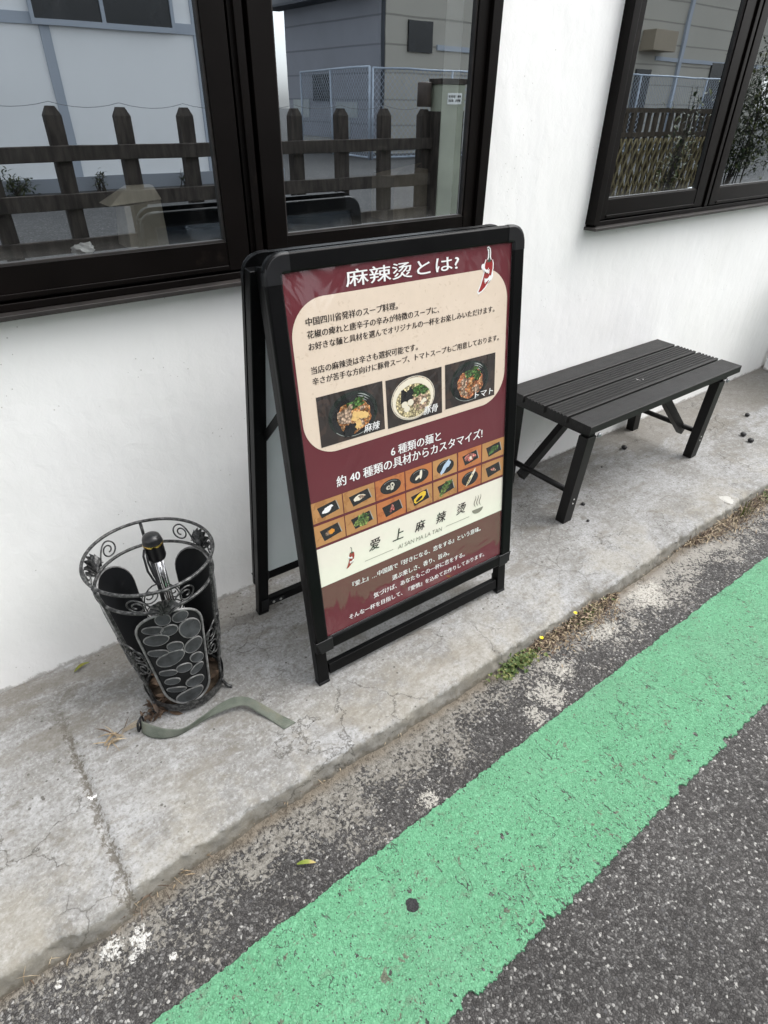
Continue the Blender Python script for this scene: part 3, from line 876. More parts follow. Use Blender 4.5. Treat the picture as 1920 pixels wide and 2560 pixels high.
def board(F, front):
    PWm, PHm = 0.574, 0.821
    fw = 0.031
    # outer frame: closed sweep of a snap-frame profile round a rectangle with rounded top corners
    def rect(off, rad):
        a0, a1, b0, b1 = -off, PWm + off, -off, PHm + off
        pts = []
        for (ca, cb, s) in ((a1 - rad, b1 - rad, 0), (a0 + rad, b1 - rad, 90)):
            for k in range(9):
                an = R(s + 90 * k / 8)
                pts.append((ca + rad * math.cos(an), cb + rad * math.sin(an)))
        for (pa, pb_) in ((a0, b0), (a1, b0)):
            pts.append((pa, pb_))
        return pts
    prof = [(0.000, 0.003, 0.0015), (0.0012, 0.0056, 0.002), (0.0045, 0.0078, 0.005), (0.0305, 0.0086, 0.030), (0.0340, 0.0066, 0.034), (0.0350, 0.002, 0.035), (0.0350, -0.006, 0.035), (0.004, -0.006, 0.004)]
    bm = NB()
    loops = []
    for off, d, rad in prof:
        loops.append([bm.verts.new(F(a, b, d)) for a, b in rect(off, max(rad, 0.001))])
    n = len(loops[0])
    for i in range(len(loops) - 1):
        for k in range(n):
            f = bm.faces.new((loops[i][k], loops[i][(k + 1) % n], loops[i + 1][(k + 1) % n], loops[i + 1][k]))
            f.smooth = i in (3, 4)
    fr = obj('snap_frame', bm, M['blackalu'], sign)
    # moulded caps on the two round top corners and the two lower corners
    for side in (0, 1):
        for upper in (True, False):
            bm = NB()
            if upper:
                ringo = []
                ca = 0.005 if side == 0 else PWm - 0.005
                cb = PHm - 0.005
                for off, d in ((-0.001, 0.0035), (0.0005, 0.0064), (0.0045, 0.0086), (0.0305, 0.0094), (0.0346, 0.0072), (0.0358, 0.0025), (0.0358, -0.0065)):
                    row = []
                    rr = off + 0.005
                    for k in range(11):
                        an = R(90 * k / 10) if side else R(90 + 90 * k / 10)
                        if rr < 0.006:
                            # inner edge: square corner
                            pa = ca + (0.005 + off) * (1 if side else -1); pb_ = cb + 0.005 + off
                            row.append((pa, pb_))
                        else:
                            row.append((ca + rr * math.cos(an), cb + rr * math.sin(an)))
                    # straight tails
                    sgn = 1 if side else -1
                    tl = 0.012
                    if side:
                        row = [(row[0][0], cb - tl)] + row + [(ca - tl, row[-1][1])]
                    else:
                        row = [(ca + tl, row[0][1])] + row + [(row[-1][0], cb - tl)]
                    ringo.append([bm.verts.new(F(a, b, d)) for a, b in row])
                for i in range(len(ringo) - 1):
                    for k in range(len(ringo[0]) - 1):
                        q = (ringo[i][k], ringo[i][k + 1], ringo[i + 1][k + 1], ringo[i + 1][k])
                        f = bm.faces.new(q); f.smooth = i > 2
                bmesh.ops.remove_doubles(bm, verts=bm.verts[:], dist=2e-5)
            else:
                a0, a1 = (-0.0365, 0.010) if side == 0 else (PWm - 0.010, PWm + 0.0365)
                hexa(bm, [F(a0, -0.001, -0.008), F(a1, -0.001, -0.008), F(a1, -0.001, 0.0100), F(a0, -0.001, 0.0100)],
                     [F(a0 + (0.012 if side == 0 else 0), -0.0375, -0.008), F(a1 - (0.012 if side else 0), -0.0375, -0.008), F(a1 - (0.012 if side else 0), -0.0375, 0.0092), F(a0 + (0.012 if side == 0 else 0), -0.0375, 0.0092)])
            obj('corner_cap', bm, M['blackplastic'], sign, bevel=0 if upper else 0.002)
    # legs behind the frame, cross bar with end brackets
    for a0 in (-0.0340, PWm + 0.0040):
        bm = NB()
        box(bm, (a0, -0.1463, -0.030), (a0 + 0.030, 0.835, -0.0075), fn=F)
        lg = obj('leg', bm, M['blackalu'], sign, bevel=0.002)
        bm = NB()
        box(bm, (a0 - 0.0008, -0.1475, -0.0308), (a0 + 0.0308, -0.138, -0.0067), fn=F)
        obj('foot_cap', bm, M['blackplastic'], lg, bevel=0.002)
    bm = NB()
    box(bm, (0.0, -0.127, -0.026), (PWm, -0.096, -0.010), fn=F)
    cb_ = obj('crossbar', bm, M['blackalu'], sign, bevel=0.0015)
    for a0, s in ((0.0, 1), (PWm, -1)):
        bm = NB()
        lo, hi = sorted((a0 - s * 0.026, a0 - s * 0.004))
        box(bm, (lo, -0.130, -0.033), (hi, -0.085, -0.0305), fn=F)
        lo, hi = sorted((a0, a0 + s * 0.045))
        box(bm, (lo, -0.122, -0.0290), (hi, -0.103, -0.0265), fn=F)
        obj('bracket', bm, M['blackplastic'], cb_)
        for q in (0.012, 0.034):
            bm = NB()
            c = F(a0 + s * q, -0.112, -0.0290)
            lathe(bm, [(0.0042, 0), (0.0036, 0.0014), (0.0012, 0.002)], c, F(0, 0, -1) - F(0, 0, 0), 10)
            obj('rivet', bm, M['rivet'], cb_)
    # backing sheet of the frame
    bm = NB()
    box(bm, (-0.004, -0.004, -0.0055), (PWm + 0.004, PHm + 0.004, -0.002), fn=F)
    obj('backing_panel', bm, M['backpanel'], sign)
    if not front:
        bm = NB()
        box(bm, (-0.001, -0.001, -0.0018), (PWm + 0.001, PHm + 0.001, 0.0008), fn=F)
        obj('rear_poster', bm, printed('print_dark_rear', (0.030, 0.038, 0.050), 0.3, 6), sign, label='dark rear poster facing the wall')
    return fr
board(S, True)
board(SB, False)

# hinge bars across the top, folding stay and hanging chain at the left
for a in (0.06, 0.50):
    bm = NB()
    tube(bm, [S(a, 0.835, -0.031), (S(a, 0.835, -0.031) + SB(a, 0.835, -0.031)) / 2 + Vector((0, 0, 0.006)), SB(a, 0.835, -0.031)], 0.006, 8)
    obj('hinge', bm, M['blackalu'], sign)
bm = NB()
p0 = S(-0.010, 0.57, -0.031); p1 = SB(-0.010, 0.47, -0.031)
dirv = (p1 - p0).normalized()
sidev = Vector((0, 0, 1)).cross(dirv).normalized()
upv = dirv.cross(sidev)
hexa(bm, [p0 - upv * .009 - sidev * .0015, p0 - upv * .009 + sidev * .0015, p0 + upv * .009 + sidev * .0015, p0 + upv * .009 - sidev * .0015],
     [p1 - upv * .009 - sidev * .0015, p1 - upv * .009 + sidev * .0015, p1 + upv * .009 + sidev * .0015, p1 + upv * .009 - sidev * .0015])
obj('folding_stay', bm, M['blackalu'], sign)
bm = NB()
cp = [Vector(q) for q in ((0.130, -0.300, 0.952), (0.133, -0.300, 0.90), (0.137, -0.302, 0.84), (0.143, -0.304, 0.775), (0.150, -0.306, 0.715), (0.157, -0.31, 0.68))]
L = []
for i in range(len(cp) - 1):
    for k in range(9):
        L.append(cp[i].lerp(cp[i + 1], k / 9))
for i, c in enumerate(L):
    ax = Vector((1, 0, 0)) if i % 2 else Vector((0, 1, 0))
    pts = [c + ax * 0.0032 * math.cos(2 * math.pi * k / 8) + Vector((0, 0, 0.0052)) * math.sin(2 * math.pi * k / 8) for k in range(8)]
    tube(bm, pts, 0.0011, 5, closed=True)
obj('chain', bm, simple('dark_brown_chain', (0.045, 0.028, 0.022), 0.5, 0.3), sign)

# --- the poster
bm = NB()
box(bm, (0.0, 0.0, -0.0015), (0.574, 0.821, 0.0010), fn=S)
poster = obj('poster', bm, PR['burgundy'], sign)
def pm(u, v, d):
    return S(u / 1000, 0.821 - v / 1000, d)
def poly(bm, pts, d, mi=0):
    try:
        f = bm.faces.new([bm.verts.new(pm(u, v, d)) for u, v in pts]); f.material_index = mi
        f.normal_update()
        return f
    except ValueError:
        return None
def ell(cx, cy, rx, ry, rot=0, n=28, wob=0.0, seed=0):
    out = []
    for k in range(n):
        t = 2 * math.pi * k / n
        w = 1 + wob * mn.noise(Vector((math.cos(t) * 2.1, math.sin(t) * 2.1, seed * 3.7)))
        x, y = rx * w * math.cos(t), ry * w * math.sin(t)
        c, s = math.cos(R(rot)), math.sin(R(rot))
        out.append((cx + x * c - y * s, cy + x * s + y * c))
    return out
def rrect(x0, y0, x1, y1, r, n=8):
    out = []
    for (cx, cy, s) in ((x1 - r, y0 + r, -90), (x1 - r, y1 - r, 0), (x0 + r, y1 - r, 90), (x0 + r, y0 + r, 180)):
        for k in range(n + 1):
            a = R(s + 90 * k / n)
            out.append((cx + r * math.cos(a), cy + r * math.sin(a)))
    return out
def rect4(x0, y0, x1, y1):
    return [(x0, y0), (x1, y0), (x1, y1), (x0, y1)]
def stroke(pts, w):
    """ribbon polygon along pts; w = width or list"""
    n = len(pts); ws = w if isinstance(w, (list, tuple)) else [w] * n
    Lf, Rt = [], []
    for i in range(n):
        a = pts[max(0, i - 1)]; b = pts[min(n - 1, i + 1)]
        dx, dy = b[0] - a[0], b[1] - a[1]; q = math.hypot(dx, dy) or 1
        nx, ny = -dy / q * ws[i] / 2, dx / q * ws[i] / 2
        Lf.append((pts[i][0] + nx, pts[i][1] + ny)); Rt.append((pts[i][0] - nx, pts[i][1] - ny))
    return Lf + Rt[::-1]

bm = NB(); poly(bm, rrect(6, 48, 565, 360, 74, 14), 0.0014)
obj('cream_panel', bm, PR['cream'], poster, recalc=False)
bm = NB(); poly(bm, rect4(0.3, 576.5, 573.7, 678), 0.0014)
obj('logo_band', bm, PR['band'], poster, recalc=False)

def text(name, body, u0, base, u1, mat, height=None, d=0.0020, bold=0.0, xbold=0.0, shear=0.0, spacing=1.0):
    cu = bpy.data.curves.new(name, 'FONT')
    cu.body = body
    cu.size = 1.0
    cu.resolution_u = 3
    cu.shear = shear
    cu.space_character = spacing
    tmp = bpy.data.objects.new('tmp_text', cu)
    SC.collection.objects.link(tmp)
    bpy.context.view_layer.update()
    me = bpy.data.meshes.new_from_object(tmp.evaluated_get(bpy.context.evaluated_depsgraph_get()))
    bpy.data.objects.remove(tmp)
    bpy.data.curves.remove(cu)
    xs_ = [v.co.x for v in me.vertices]; ys_ = [v.co.y for v in me.vertices]
    x0, x1 = min(xs_), max(xs_)
    k = (u1 - u0) / (x1 - x0)
    ky = k if height is None else height / (max(ys_) - min(ys_))
    bm = NB()
    yb = bold * 40
    reps = [(0, 0, 0)]
    if xbold:
        reps = [(-xbold, 0, 0), (0, 0, 0.00006), (xbold, 0, 0.00012)]
        if yb:
            reps += [(-xbold * .6, -yb, 0.00018), (xbold * .6, yb, 0.00024), (0, yb, 0.0003)]
    for dx, dy, dd in reps:
        vv = [bm.verts.new(pm(u0 + (v.co.x - x0) * k + dx, base - v.co.y * ky + dy, d + dd)) for v in me.vertices]
        for p in me.polygons:
            try:
                bm.faces.new([vv[i] for i in p.vertices])
            except ValueError:
                pass
    bpy.data.meshes.remove(me)
    return obj(name, bm, mat, poster, recalc=False)

text('title_lettering', '麻辣烫とは?', 133, 37.0, 417, PR['white'], height=30, bold=0.006, xbold=0.5)
for body, a, b, c in (('中国四川省発祥のスープ料理。', 38.4, 96, 252), ('花椒の痺れと唐辛子の辛みが特徴のスープに、', 38.4, 119.5, 361), ('お好きな麺と具材を選んでオリジナルの一杯をお楽しみいただけます。', 38.4, 142, 525),
                      ('当店の麻辣烫は辛さも選択可能です。', 38.4, 188, 300), ('辛さが苦手な方向けに豚骨スープ、トマトスープもご用意しております。', 38.4, 209.5, 542)):
    text('body_lettering', body, a, b, c, PR['ink'], xbold=0.30)
text('heading_lettering', '6 種類の麺と', 215.5, 412, 361, PR['white'], xbold=0.45)
text('heading_lettering', '約 40 種類の具材からカスタマイズ!', 68.6, 441.5, 495, PR['white'], xbold=0.45)
for i, (chh, u) in enumerate((('爱', 137), ('上', 206), ('麻', 274), ('辣', 342), ('烫', 409))):
    text('brand_lettering', chh, u, 633 + (i % 2), u + 33, PR['ink'], d=0.0019, xbold=0.55, shear=0.22, bold=0.006)
text('brand_subtitle', 'AI SAN MA LA TAN', 220, 662, 361, PR['grey'], d=0.0019, shear=0.12)
for body, a, b, c in (('『爱上』…中国語で『好きになる、恋をする』という意味。', 83, 712.5, 496), ('選ぶ楽しさ、香り、旨み。', 198, 744.5, 384), ('気づけば、あなたもこの一杯に恋をする。', 139.5, 771.5, 439), ('そんな一杯を目指して、『愛情』を込めてお作りしております。', 64.6, 801, 511)):
    text('small_lettering', body, a, b, c, PR['white'], d=0.0017, xbold=0.28)
for q in (rect4(123, 656, 206, 657.3), rect4(374, 654.6, 454, 655.9)):
    bm = NB(); poly(bm, q, 0.0018)
    obj('rule_line', bm, PR['grey'], poster, recalc=False)

# steaming bowl emblem
bm = NB()
poly(bm, [(464, 641.5), (503, 641.5)] + [(483.5 + 19.5 * math.cos(R(a)), 641.5 + 14 * math.sin(R(a))) for a in range(10, 171, 16)], 0.0018)
for k in range(3):
    pts = [(474 + k * 9 + 3.0 * math.sin(i * 0.75 + 0.4), 601 + i * 3.8) for i in range(10)]
    q = stroke(pts, [0.4, 1.4, 2.2, 2.8, 3, 3, 2.8, 2.2, 1.4, 0.4])
    for i in range(9):
        poly(bm, [q[i], q[i + 1], q[-2 - i], q[-1 - i]], 0.0018)
obj('bowl_emblem', bm, PR['grey'], poster, recalc=False)

# chilli emblem with two white hands hugging it
def chilli(x, y, s, outline, d):
    """x,y = top of the stalk; s = mm per unit; unit drawing is 100 tall"""
    T = lambda pts: [(x + (a - 60) * s, y + b * s) for a, b in pts]
    bm = NB()
    def strip(pts, w, dd, mi):
        q = T(stroke(pts, w)); n = len(pts)
        for i in range(n - 1):
            poly(bm, [q[i], q[i + 1], q[-2 - i], q[-1 - i]], dd, mi)
    stalk = [(55, 5), (58, 4), (61.5, 7), (62.5, 14), (62, 24), (62, 31)]
    spine = [(62, 29), (61, 38), (60.5, 48), (58, 60), (52, 72), (44, 84), (36, 93), (29, 98)]
    wid = [19, 25, 25.5, 23, 20, 15, 9, 2]
    if outline:
        strip(stalk, [8, 9.5, 9.5, 9.5, 10, 16], d - 0.0001, 0)
        strip(spine[:1] + spine[1:-1] + [(26, 100.5)], [24, 31, 31.5, 29, 26, 21, 15, 8], d, 0)
        poly(bm, T(ell(45, 44, 9, 7, 40, 16)), d - 0.00005, 0)
        poly(bm, T(ell(68, 67, 7, 11, 25, 16)), d - 0.00005, 0)
    d1 = d + 0.0002
    strip(stalk, [1, 2.0, 2.4, 2.4, 2.6, 3.4], d1, 1)
    poly(bm, T([(61, 24), (63.5, 24), (66, 29), (72, 35), (67, 33.5), (62.5, 36), (58, 33.5), (51.5, 35), (58, 29)]), d1 + .0001, 1)
    strip(spine, wid, d1, 2)
    poly(bm, T(ell(56.5, 37, 5.8, 5, 0, 14)), d1 + .00005, 2)
    poly(bm, T(ell(66.5, 37, 5.8, 5, 0, 14)), d1 + .0001, 2)
    d2 = d1 + 0.00025
    # hands
    for (hx, hy, sg, fan) in ((55, 54, 1, (-55, -18, 4, 26, 48)), (54, 74, -1, (125, 152, 172, 196, 100 + 118))):
        poly(bm, T(ell(hx, hy, 4.6, 3.6, 35 * sg, 14)), d2, 0)
        arm = [(hx - 12 * sg, hy - 7 if sg > 0 else hy - 5), (hx - 5 * sg, hy - 1)]
        strip([(hx - 13 * sg, hy - 9 * (1 if sg > 0 else 0.9)), (hx - 6 * sg, hy - 2), (hx, hy)], [6.5, 5.5, 4.5], d2 + .00005, 0)
        for q, a in enumerate(fan):
            ca, sa = math.cos(R(a)), math.sin(R(a))
            strip([(hx + 3 * ca, hy + 3 * sa), (hx + 6 * ca, hy + 6 * sa), (hx + 9 * ca, hy + 9 * sa)], [1.9, 1.7, 0.9], d2 + .0001 + q * .00002, 0)
    strip([(46, 52), (50, 57), (56, 61)], [0.6, 1.6, 0.6], d2 + .0003, 1)
    strip([(56, 82), (62, 80), (67, 75)], [0.6, 1.6, 0.6], d2 + .0003, 1)
    return obj('chilli_emblem', bm, [PR['white'], PR['stalk'], PR['red']], poster, recalc=False)
chilli(504, 2.5, 0.93, True, 0.0017)
chilli(88.5, 601.5, 0.55, False, 0.0017)

# photographs of the three soups
def food_photo(x0, y0, x1, y1, kind):
    bm = NB()
    names = ['darkwood', 'bowlgreen', 'bowlwhite', 'sheen', 'soup', 'soup2', 'meat', 'broth', 'egg', 'yolk', 'green', 'black']
    ix = {n: i for i, n in enumerate(names)}
    D = [0.0017]
    def P(pts, nm):
        D[0] += 0.00006
        poly(bm, pts, D[0], ix[nm])
    P(rect4(x0, y0, x1, y1), 'darkwood')
    w, h = x1 - x0, y1 - y0
    X = lambda a: x0 + a * w
    Y = lambda a: y0 + a * h
    rnd = random.Random(hash(kind) % 1000 if False else {'mala': 3, 'pork': 5, 'tomato': 9}[kind])
    if kind in ('mala', 'tomato'):
        cx, cy, rr = X(0.52), Y(0.50), 0.46 * h
        if kind == 'tomato': cx, cy = X(0.48), Y(0.50)
        P(ell(cx, cy, rr * 1.24, rr * 0.98, 0, 36), 'bowlgreen')
        P(ell(cx, cy + rr * .08, rr * 1.08, rr * 0.88, 0, 36), 'black')
        for k in range(4):        # light caught by the ribbed inside of the bowl
            a0 = 285; pts = [(cx + rr * (1.12 - k * .1) * math.cos(R(a)), cy + rr * (.86 - k * .1) * math.sin(R(a))) for a in range(a0, a0 + 42, 6)]
            q = stroke(pts, [.3, 1.6, 2.4, 2.6, 2.2, 1.2, .3][:len(pts)])
            n = len(pts)
            D[0] += 0.00006
            for i in range(n - 1):
                poly(bm, [q[i], q[i + 1], q[-2 - i], q[-1 - i]], D[0], ix['sheen'])
        pts = [(cx + rr * 1.2 * math.cos(R(a)), cy + rr * .97 * math.sin(R(a))) for a in range(60, 150, 10)]
        q = stroke(pts, 1.2); n = len(pts)
        D[0] += 0.00006
        for i in range(n - 1):
            poly(bm, [q[i], q[i + 1], q[-2 - i], q[-1 - i]], D[0], ix['sheen'])
        sp = 'soup' if kind == 'mala' else 'soup2'
        P(ell(cx, cy + rr * .14, rr * .88, rr * .72, 0, 30, .25, 1), sp)
        P(ell(cx + rr * .15, cy - rr * .42, rr * .42, rr * .22, -8, 22, .7, 2), 'green')
        for k in range(9):
            P(ell(cx + rr * rnd.uniform(-.55, .6), cy + rr * rnd.uniform(-.25, .6), rr * rnd.uniform(.12, .24), rr * rnd.uniform(.08, .17), rnd.uniform(0, 180), 16, .8, k), rnd.choice(['meat', 'yolk', sp, 'meat']))
        if kind == 'mala':
            P(ell(cx - rr * .42, cy + rr * .0, rr * .36, rr * .30, 20, 20, .6, 4), 'meat')
            for k in range(3):
                P(ell(cx + rr * (.15 + .2 * k), cy + rr * (.06 + .05 * k), rr * .2, rr * .15, 20, 14, .5, k + 8), 'yolk')
            P(ell(cx - rr * .28, cy + rr * .62, rr * .36, rr * .24, 5, 22, .8, 5), 'black')
        else:
            P(ell(cx + rr * .45, cy - rr * .2, rr * .28, rr * .18, 0, 20, .8, 5), 'green')
            P(ell(cx + rr * .05, cy + rr * .2, rr * .36, rr * .2, -60, 20, .6, 6), 'soup')
    else:
        cx, cy, rr = X(0.47), Y(0.50), 0.455 * h
        P(ell(cx, cy, rr * 1.24, rr * 1.0, 0, 40), 'bowlwhite')
        P(ell(cx, cy, rr * 1.20, rr * .965, 0, 40), 'meat')
        P(ell(cx, cy + .2, rr * 1.17, rr * .94, 0, 40), 'egg')
        P(ell(cx, cy + rr * .12, rr * 1.0, rr * .78, 0, 36), 'broth')
        P(ell(cx - rr * .3, cy - rr * .18, rr * .36, rr * .34, 10, 24, .9, 2), 'black')
        P(ell(cx + rr * .38, cy - rr * .22, rr * .42, rr * .30, -10, 24, .9, 3), 'green')
        P(ell(cx + rr * .42, cy + rr * .26, rr * .42, rr * .34, 20, 24, .8, 4), 'meat')
        for k in range(6):
            P(ell(cx + rr * rnd.uniform(.1, .7), cy + rr * rnd.uniform(.05, .5), rr * .13, rr * .09, rnd.uniform(0, 180), 12, .6, k), rnd.choice(['egg', 'meat', 'broth']))
        for (a, b) in ((-.52, .2), (-.18, .16), (-.40, .42)):
            P(ell(cx + rr * a, cy + rr * b, rr * .17, rr * .15, 0, 18), 'egg')
    return obj('food_photo', bm, [PR[n] for n in names], poster, recalc=False, label={'mala': 'photo of orange soup in a dark bowl', 'pork': 'photo of pale broth in a white bowl', 'tomato': 'photo of tomato soup in a dark bowl'}[kind])
food_photo(41.5, 236.5, 203, 344, 'mala')
food_photo(211, 238.5, 366, 346.5, 'pork')
food_photo(376, 237.5, 532.5, 342, 'tomato')
text('caption_lettering', '麻辣', 147, 337, 189, PR['white'], d=0.0036, xbold=0.3, shear=0.2)
text('caption_lettering', '豚骨', 310, 337, 352, PR['white'], d=0.0036, xbold=0.3, shear=0.2)
text('caption_lettering', 'トマト', 466, 335, 526, PR['white'], d=0.0036, height=15, xbold=0.3, shear=0.1)

cols = [(0.4, 78), (80.5, 164.5), (167, 249.5), (252.5, 331.5), (335, 411.5), (415.5, 493), (496, 573.5)]
def ingredient(x0, y0, x1, y1, bgc, plate, items, lab):
    bm = NB()
    names = [bgc, 'black', 'sheen'] + sorted({i[0] for i in items})
    ix = {n: i for i, n in enumerate(names)}
    D = 0.0017
    poly(bm, rect4(x0, y0, x1, y1), D, 0)
    cx, cy = (x0 + x1) / 2 + 1, (y0 + y1) / 2
    w, h = x1 - x0, y1 - y0
    D += .0001
    if plate == 'sq':
        c, s = math.cos(R(-12)), math.sin(R(-12))
        P0 = [(-.34, -.20), (.26, -.32), (.36, .18), (-.22, .34)]
        poly(bm, [(cx + a * w, cy + b * h) for a, b in P0], D, 1)
        poly(bm, [(cx + a * w * .96 + .02 * w, cy + b * h) for a, b in ((.26, -.32), (.285, -.30), (.38, .17), (.355, .18))], D + .00005, 2)
    else:
        poly(bm, ell(cx, cy, .36 * w, .36 * h, 0, 26), D, 1)
        pts = ell(cx, cy, .30 * w, .29 * h, 0, 26)
        q = stroke(pts[16:24], .8)
        for i in range(7):
            poly(bm, [q[i], q[i + 1], q[-2 - i], q[-1 - i]], D + .00005, 2)
    for k, (m, a, b, rx, ry, rot, wob) in enumerate(items):
        D += .00008
        poly(bm, ell(cx + a * w, cy + b * h, rx * w, ry * h, rot, 18, wob, k + len(lab)), D, ix[m])
    return obj('ingredient_photo', bm, [PR[n] for n in names], poster, recalc=False, label=lab)
r1, r2 = (462, 511.5), (518, 570)
row1 = [('wood', 'sq', [('white', -.04, .02, .16, .12, -20, .5), ('white', .06, -.08, .12, .08, -10, .4)], 'photo of white slices on a black plate'),
        ('wood', 'sq', [('egg', -.02, .0, .16, .13, -15, .6), ('meat', .06, -.03, .10, .09, 10, .5)], 'photo of folded tofu skin on a black plate'),
        ('orangewood', 'ro', [('bowlwhite', -.08, .02, .07, .11, 20, .4), ('bowlwhite', .06, -.06, .08, .11, 60, .4), ('bowlwhite', .04, .12, .06, .08, 0, .4), ('black', -.07, .02, .03, .05, 20, .2), ('black', .06, -.05, .03, .05, 20, .2)], 'photo of white mushrooms on a round black dish'),
        ('orangewood', 'ro', [('egg', .06, -.06, .05, .24, 8, .2), ('egg', -.07, .05, .045, .16, 55, .2)], 'photo of white rice cakes on a round black dish'),
        ('wood', 'ro', [('blue', -.02, .02, .30, .12, -48, .3), ('blue', .08, -.08, .14, .12, -20, .4)], 'photo of pale blue noodles on a round black dish'),
        ('orangewood', 'sq', [('pink', 0, 0, .22, .20, -10, .6), ('egg', .02, .02, .05, .10, -20, .4)], 'photo of pink meat slices on a black plate'),
        ('wood', 'sq', [('green', 0, 0, .24, .17, -15, .6)], 'photo of chopped greens on a black plate')]
row2 = [('wood', 'sq', [('meat', -.05, .02, .12, .12, 0, .4), ('orange', .04, -.01, .10, .12, -10, .3)], 'photo of an orange cube on a black plate'),
        ('wood', 'sq', [('palegreen', 0, .0, .25, .26, -20, 1.0), ('green', .06, -.10, .20, .14, -20, .9)], 'photo of leafy greens on a black plate'),
        ('orangewood', 'sq', [('pink', -.02, .03, .045, .17, 25, .3), ('pink', .03, -.04, .045, .17, -15, .3)], 'photo of crab sticks on a black plate'),
        ('wood', 'sq', [('yellow', .0, -.02, .26, .19, -25, .3), ('black', -.03, .05, .15, .08, -25, .2)], 'photo of a curved yellow piece on a black plate'),
        ('wood', 'sq', [('green', .05, -.10, .26, .20, -35, .9), ('palegreen', -.07, .12, .22, .13, -50, .7)], 'photo of cut green stems on a black plate'),
        ('orangewood', 'ro', [('egg', .04, -.04, .34, .08, -52, .3), ('broth', -.03, .07, .25, .06, -52, .3)], 'photo of pale noodles on a round black dish'),
        ('wood', 'sq', [('pink', -.02, -.03, .08, .07, 0, .3), ('meat', .06, .05, .07, .07, 0, .4)], 'photo of small pink pieces on a black plate')]
for (xa, xb), a, b in zip(cols, row1, row2):
    ingredient(xa, r1[0], xb, r1[1], *a)
    ingredient(xa, r2[0], xb, r2[1], *b)

# ------------------------------------------------------------------ umbrella stand
def axis_c(z):
    return Vector((-0.15 - 0.029 * z, -0.243 + 0.005 * z, z))
def rad_at(z):
    return 0.089 + (z - 0.03) / 0.329 * 0.033 if z < 0.359 else 0.122 + (z - 0.359) / 0.057 * 0.010
def cone(th, z, off=0.0):
    c = axis_c(z); r = rad_at(z) + off
    return Vector((c.x + r * math.cos(R(th)), c.y + r * math.sin(R(th)), z))
stand = thing('umbrella_stand', (-0.15, -0.243, 0.0), 'black wrought iron umbrella stand with pebble panels and scrolls against the white wall', 'umbrella stand')
for z, r in ((0.416, 0.0036), (0.359, 0.0036), (0.030, 0.0034)):
    bm = NB()
    tube(bm, [cone(k * 5, z) for k in range(72)], r, 8, closed=True)
    if z < 0.1:
        for k in range(48):          # flat band round the foot
            a, b = k * 7.5, (k + 1) * 7.5
            quad(bm, cone(a, 0.012, 0.002), cone(b, 0.012, 0.002), cone(b, 0.042, 0.003), cone(a, 0.042, 0.003))
            quad(bm, cone(a, 0.012, 0.0035), cone(a, 0.042, 0.0045), cone(b, 0.042, 0.0045), cone(b, 0.012, 0.0035))
    obj('ring', bm, M['iron'], stand, smooth=True)
bm = NB()
lathe(bm, [(0.0, 0.0), (0.088, 0.0), (0.088, 0.004), (0.0, 0.004)], axis_c(0.014), Vector((0, 0, 1)), 36)
obj('base_tray', bm, M['rust'], stand)
PAN = (-101, 139, 19)
for th in (-161, -41, 79):
    bm = NB()
    pts = [cone(th, 0.416 - 0.386 * k / 12, 0.0015) for k in range(13)]
    tube(bm, pts, 0.0036, 8)
    obj('upright_rod', bm, M['iron'], stand)
    bm = NB()
    tube(bm, [cone(th, 0.034, 0.003), cone(th, 0.022, 0.006), cone(th, 0.010, 0.014), cone(th, 0.004, 0.022), cone(th, 0.0035, 0.028)], 0.0042, 8)
    obj('foot', bm, M['iron'], stand)
    # double scrolls half way up, between the rod and each neighbouring panel
    for side in (1, -1):
        bm = NB()
        path = []
        for sgn in (1, -1):
            pts = []
            for k in range(26):
                t = k / 25
                an = R(90 - 520 * t)
                rr = 0.0215 * (1 - 0.74 * t)
                pts.append((th + side * (13 - 57.3 / 0.106 * (rr * math.sin(an) - 0.004)), 0.194 + sgn * (0.0235 + rr * math.cos(an) * -1.05)))
            tube(bm, [cone(a_, z_, 0.003) for a_, z_ in pts], 0.0018, 6)
        arc = [(th + side * (2 + 21 * math.sin(math.pi * q / 12)), 0.194 + 0.050 * math.cos(math.pi * q / 12)) for q in range(13)]
        tube(bm, [cone(a_, z_, 0.003) for a_, z_ in arc], 0.0019, 6)
        obj('scroll', bm, M['iron'], stand)
stones = [(-105.0, 0.334, 48, 36, -15), (-88.8, 0.327, 52, 33, -25), (-81.3, 0.279, 68, 70, -40), (-117.5, 0.307, 58, 28, -8), (-102.1, 0.298, 46, 38, -20), (-117.4, 0.275, 78, 38, 0), (-101.0, 0.244, 44, 38, -25), (-81.6, 0.225, 58, 52, -25), (-120.5, 0.232, 58, 28, -5), (-80.7, 0.181, 42, 40, -25), (-109.9, 0.208, 98, 46, -20), (-98.1, 0.166, 44, 36, -20), (-83.6, 0.146, 50, 28, -25), (-117.6, 0.161, 52, 25, -5), (-116.5, 0.129, 54, 24, -3), (-89.4, 0.107, 60, 40, -15), (-115.1, 0.097, 58, 22, 0), (-100.6, 0.065, 98, 44, -10)]
MMPX = 0.392 * 1.40 / 1525
def outline(hw, zb, zt):
    """rounded-end panel outline as (deg, z)"""
    pts = []
    rz_t = hw / 57.3 * rad_at(zt - 0.04)
    for k in range(17):
        a = R(180 * k / 16)
        pts.append((hw * math.cos(a), zt - rz_t + rz_t * math.sin(a)))
    rz_b = 0.05
    for k in range(17):
        a = R(180 + 180 * k / 16)
        pts.append((hw * 0.92 * math.cos(a), zb + rz_b + rz_b * math.sin(a)))
    return pts
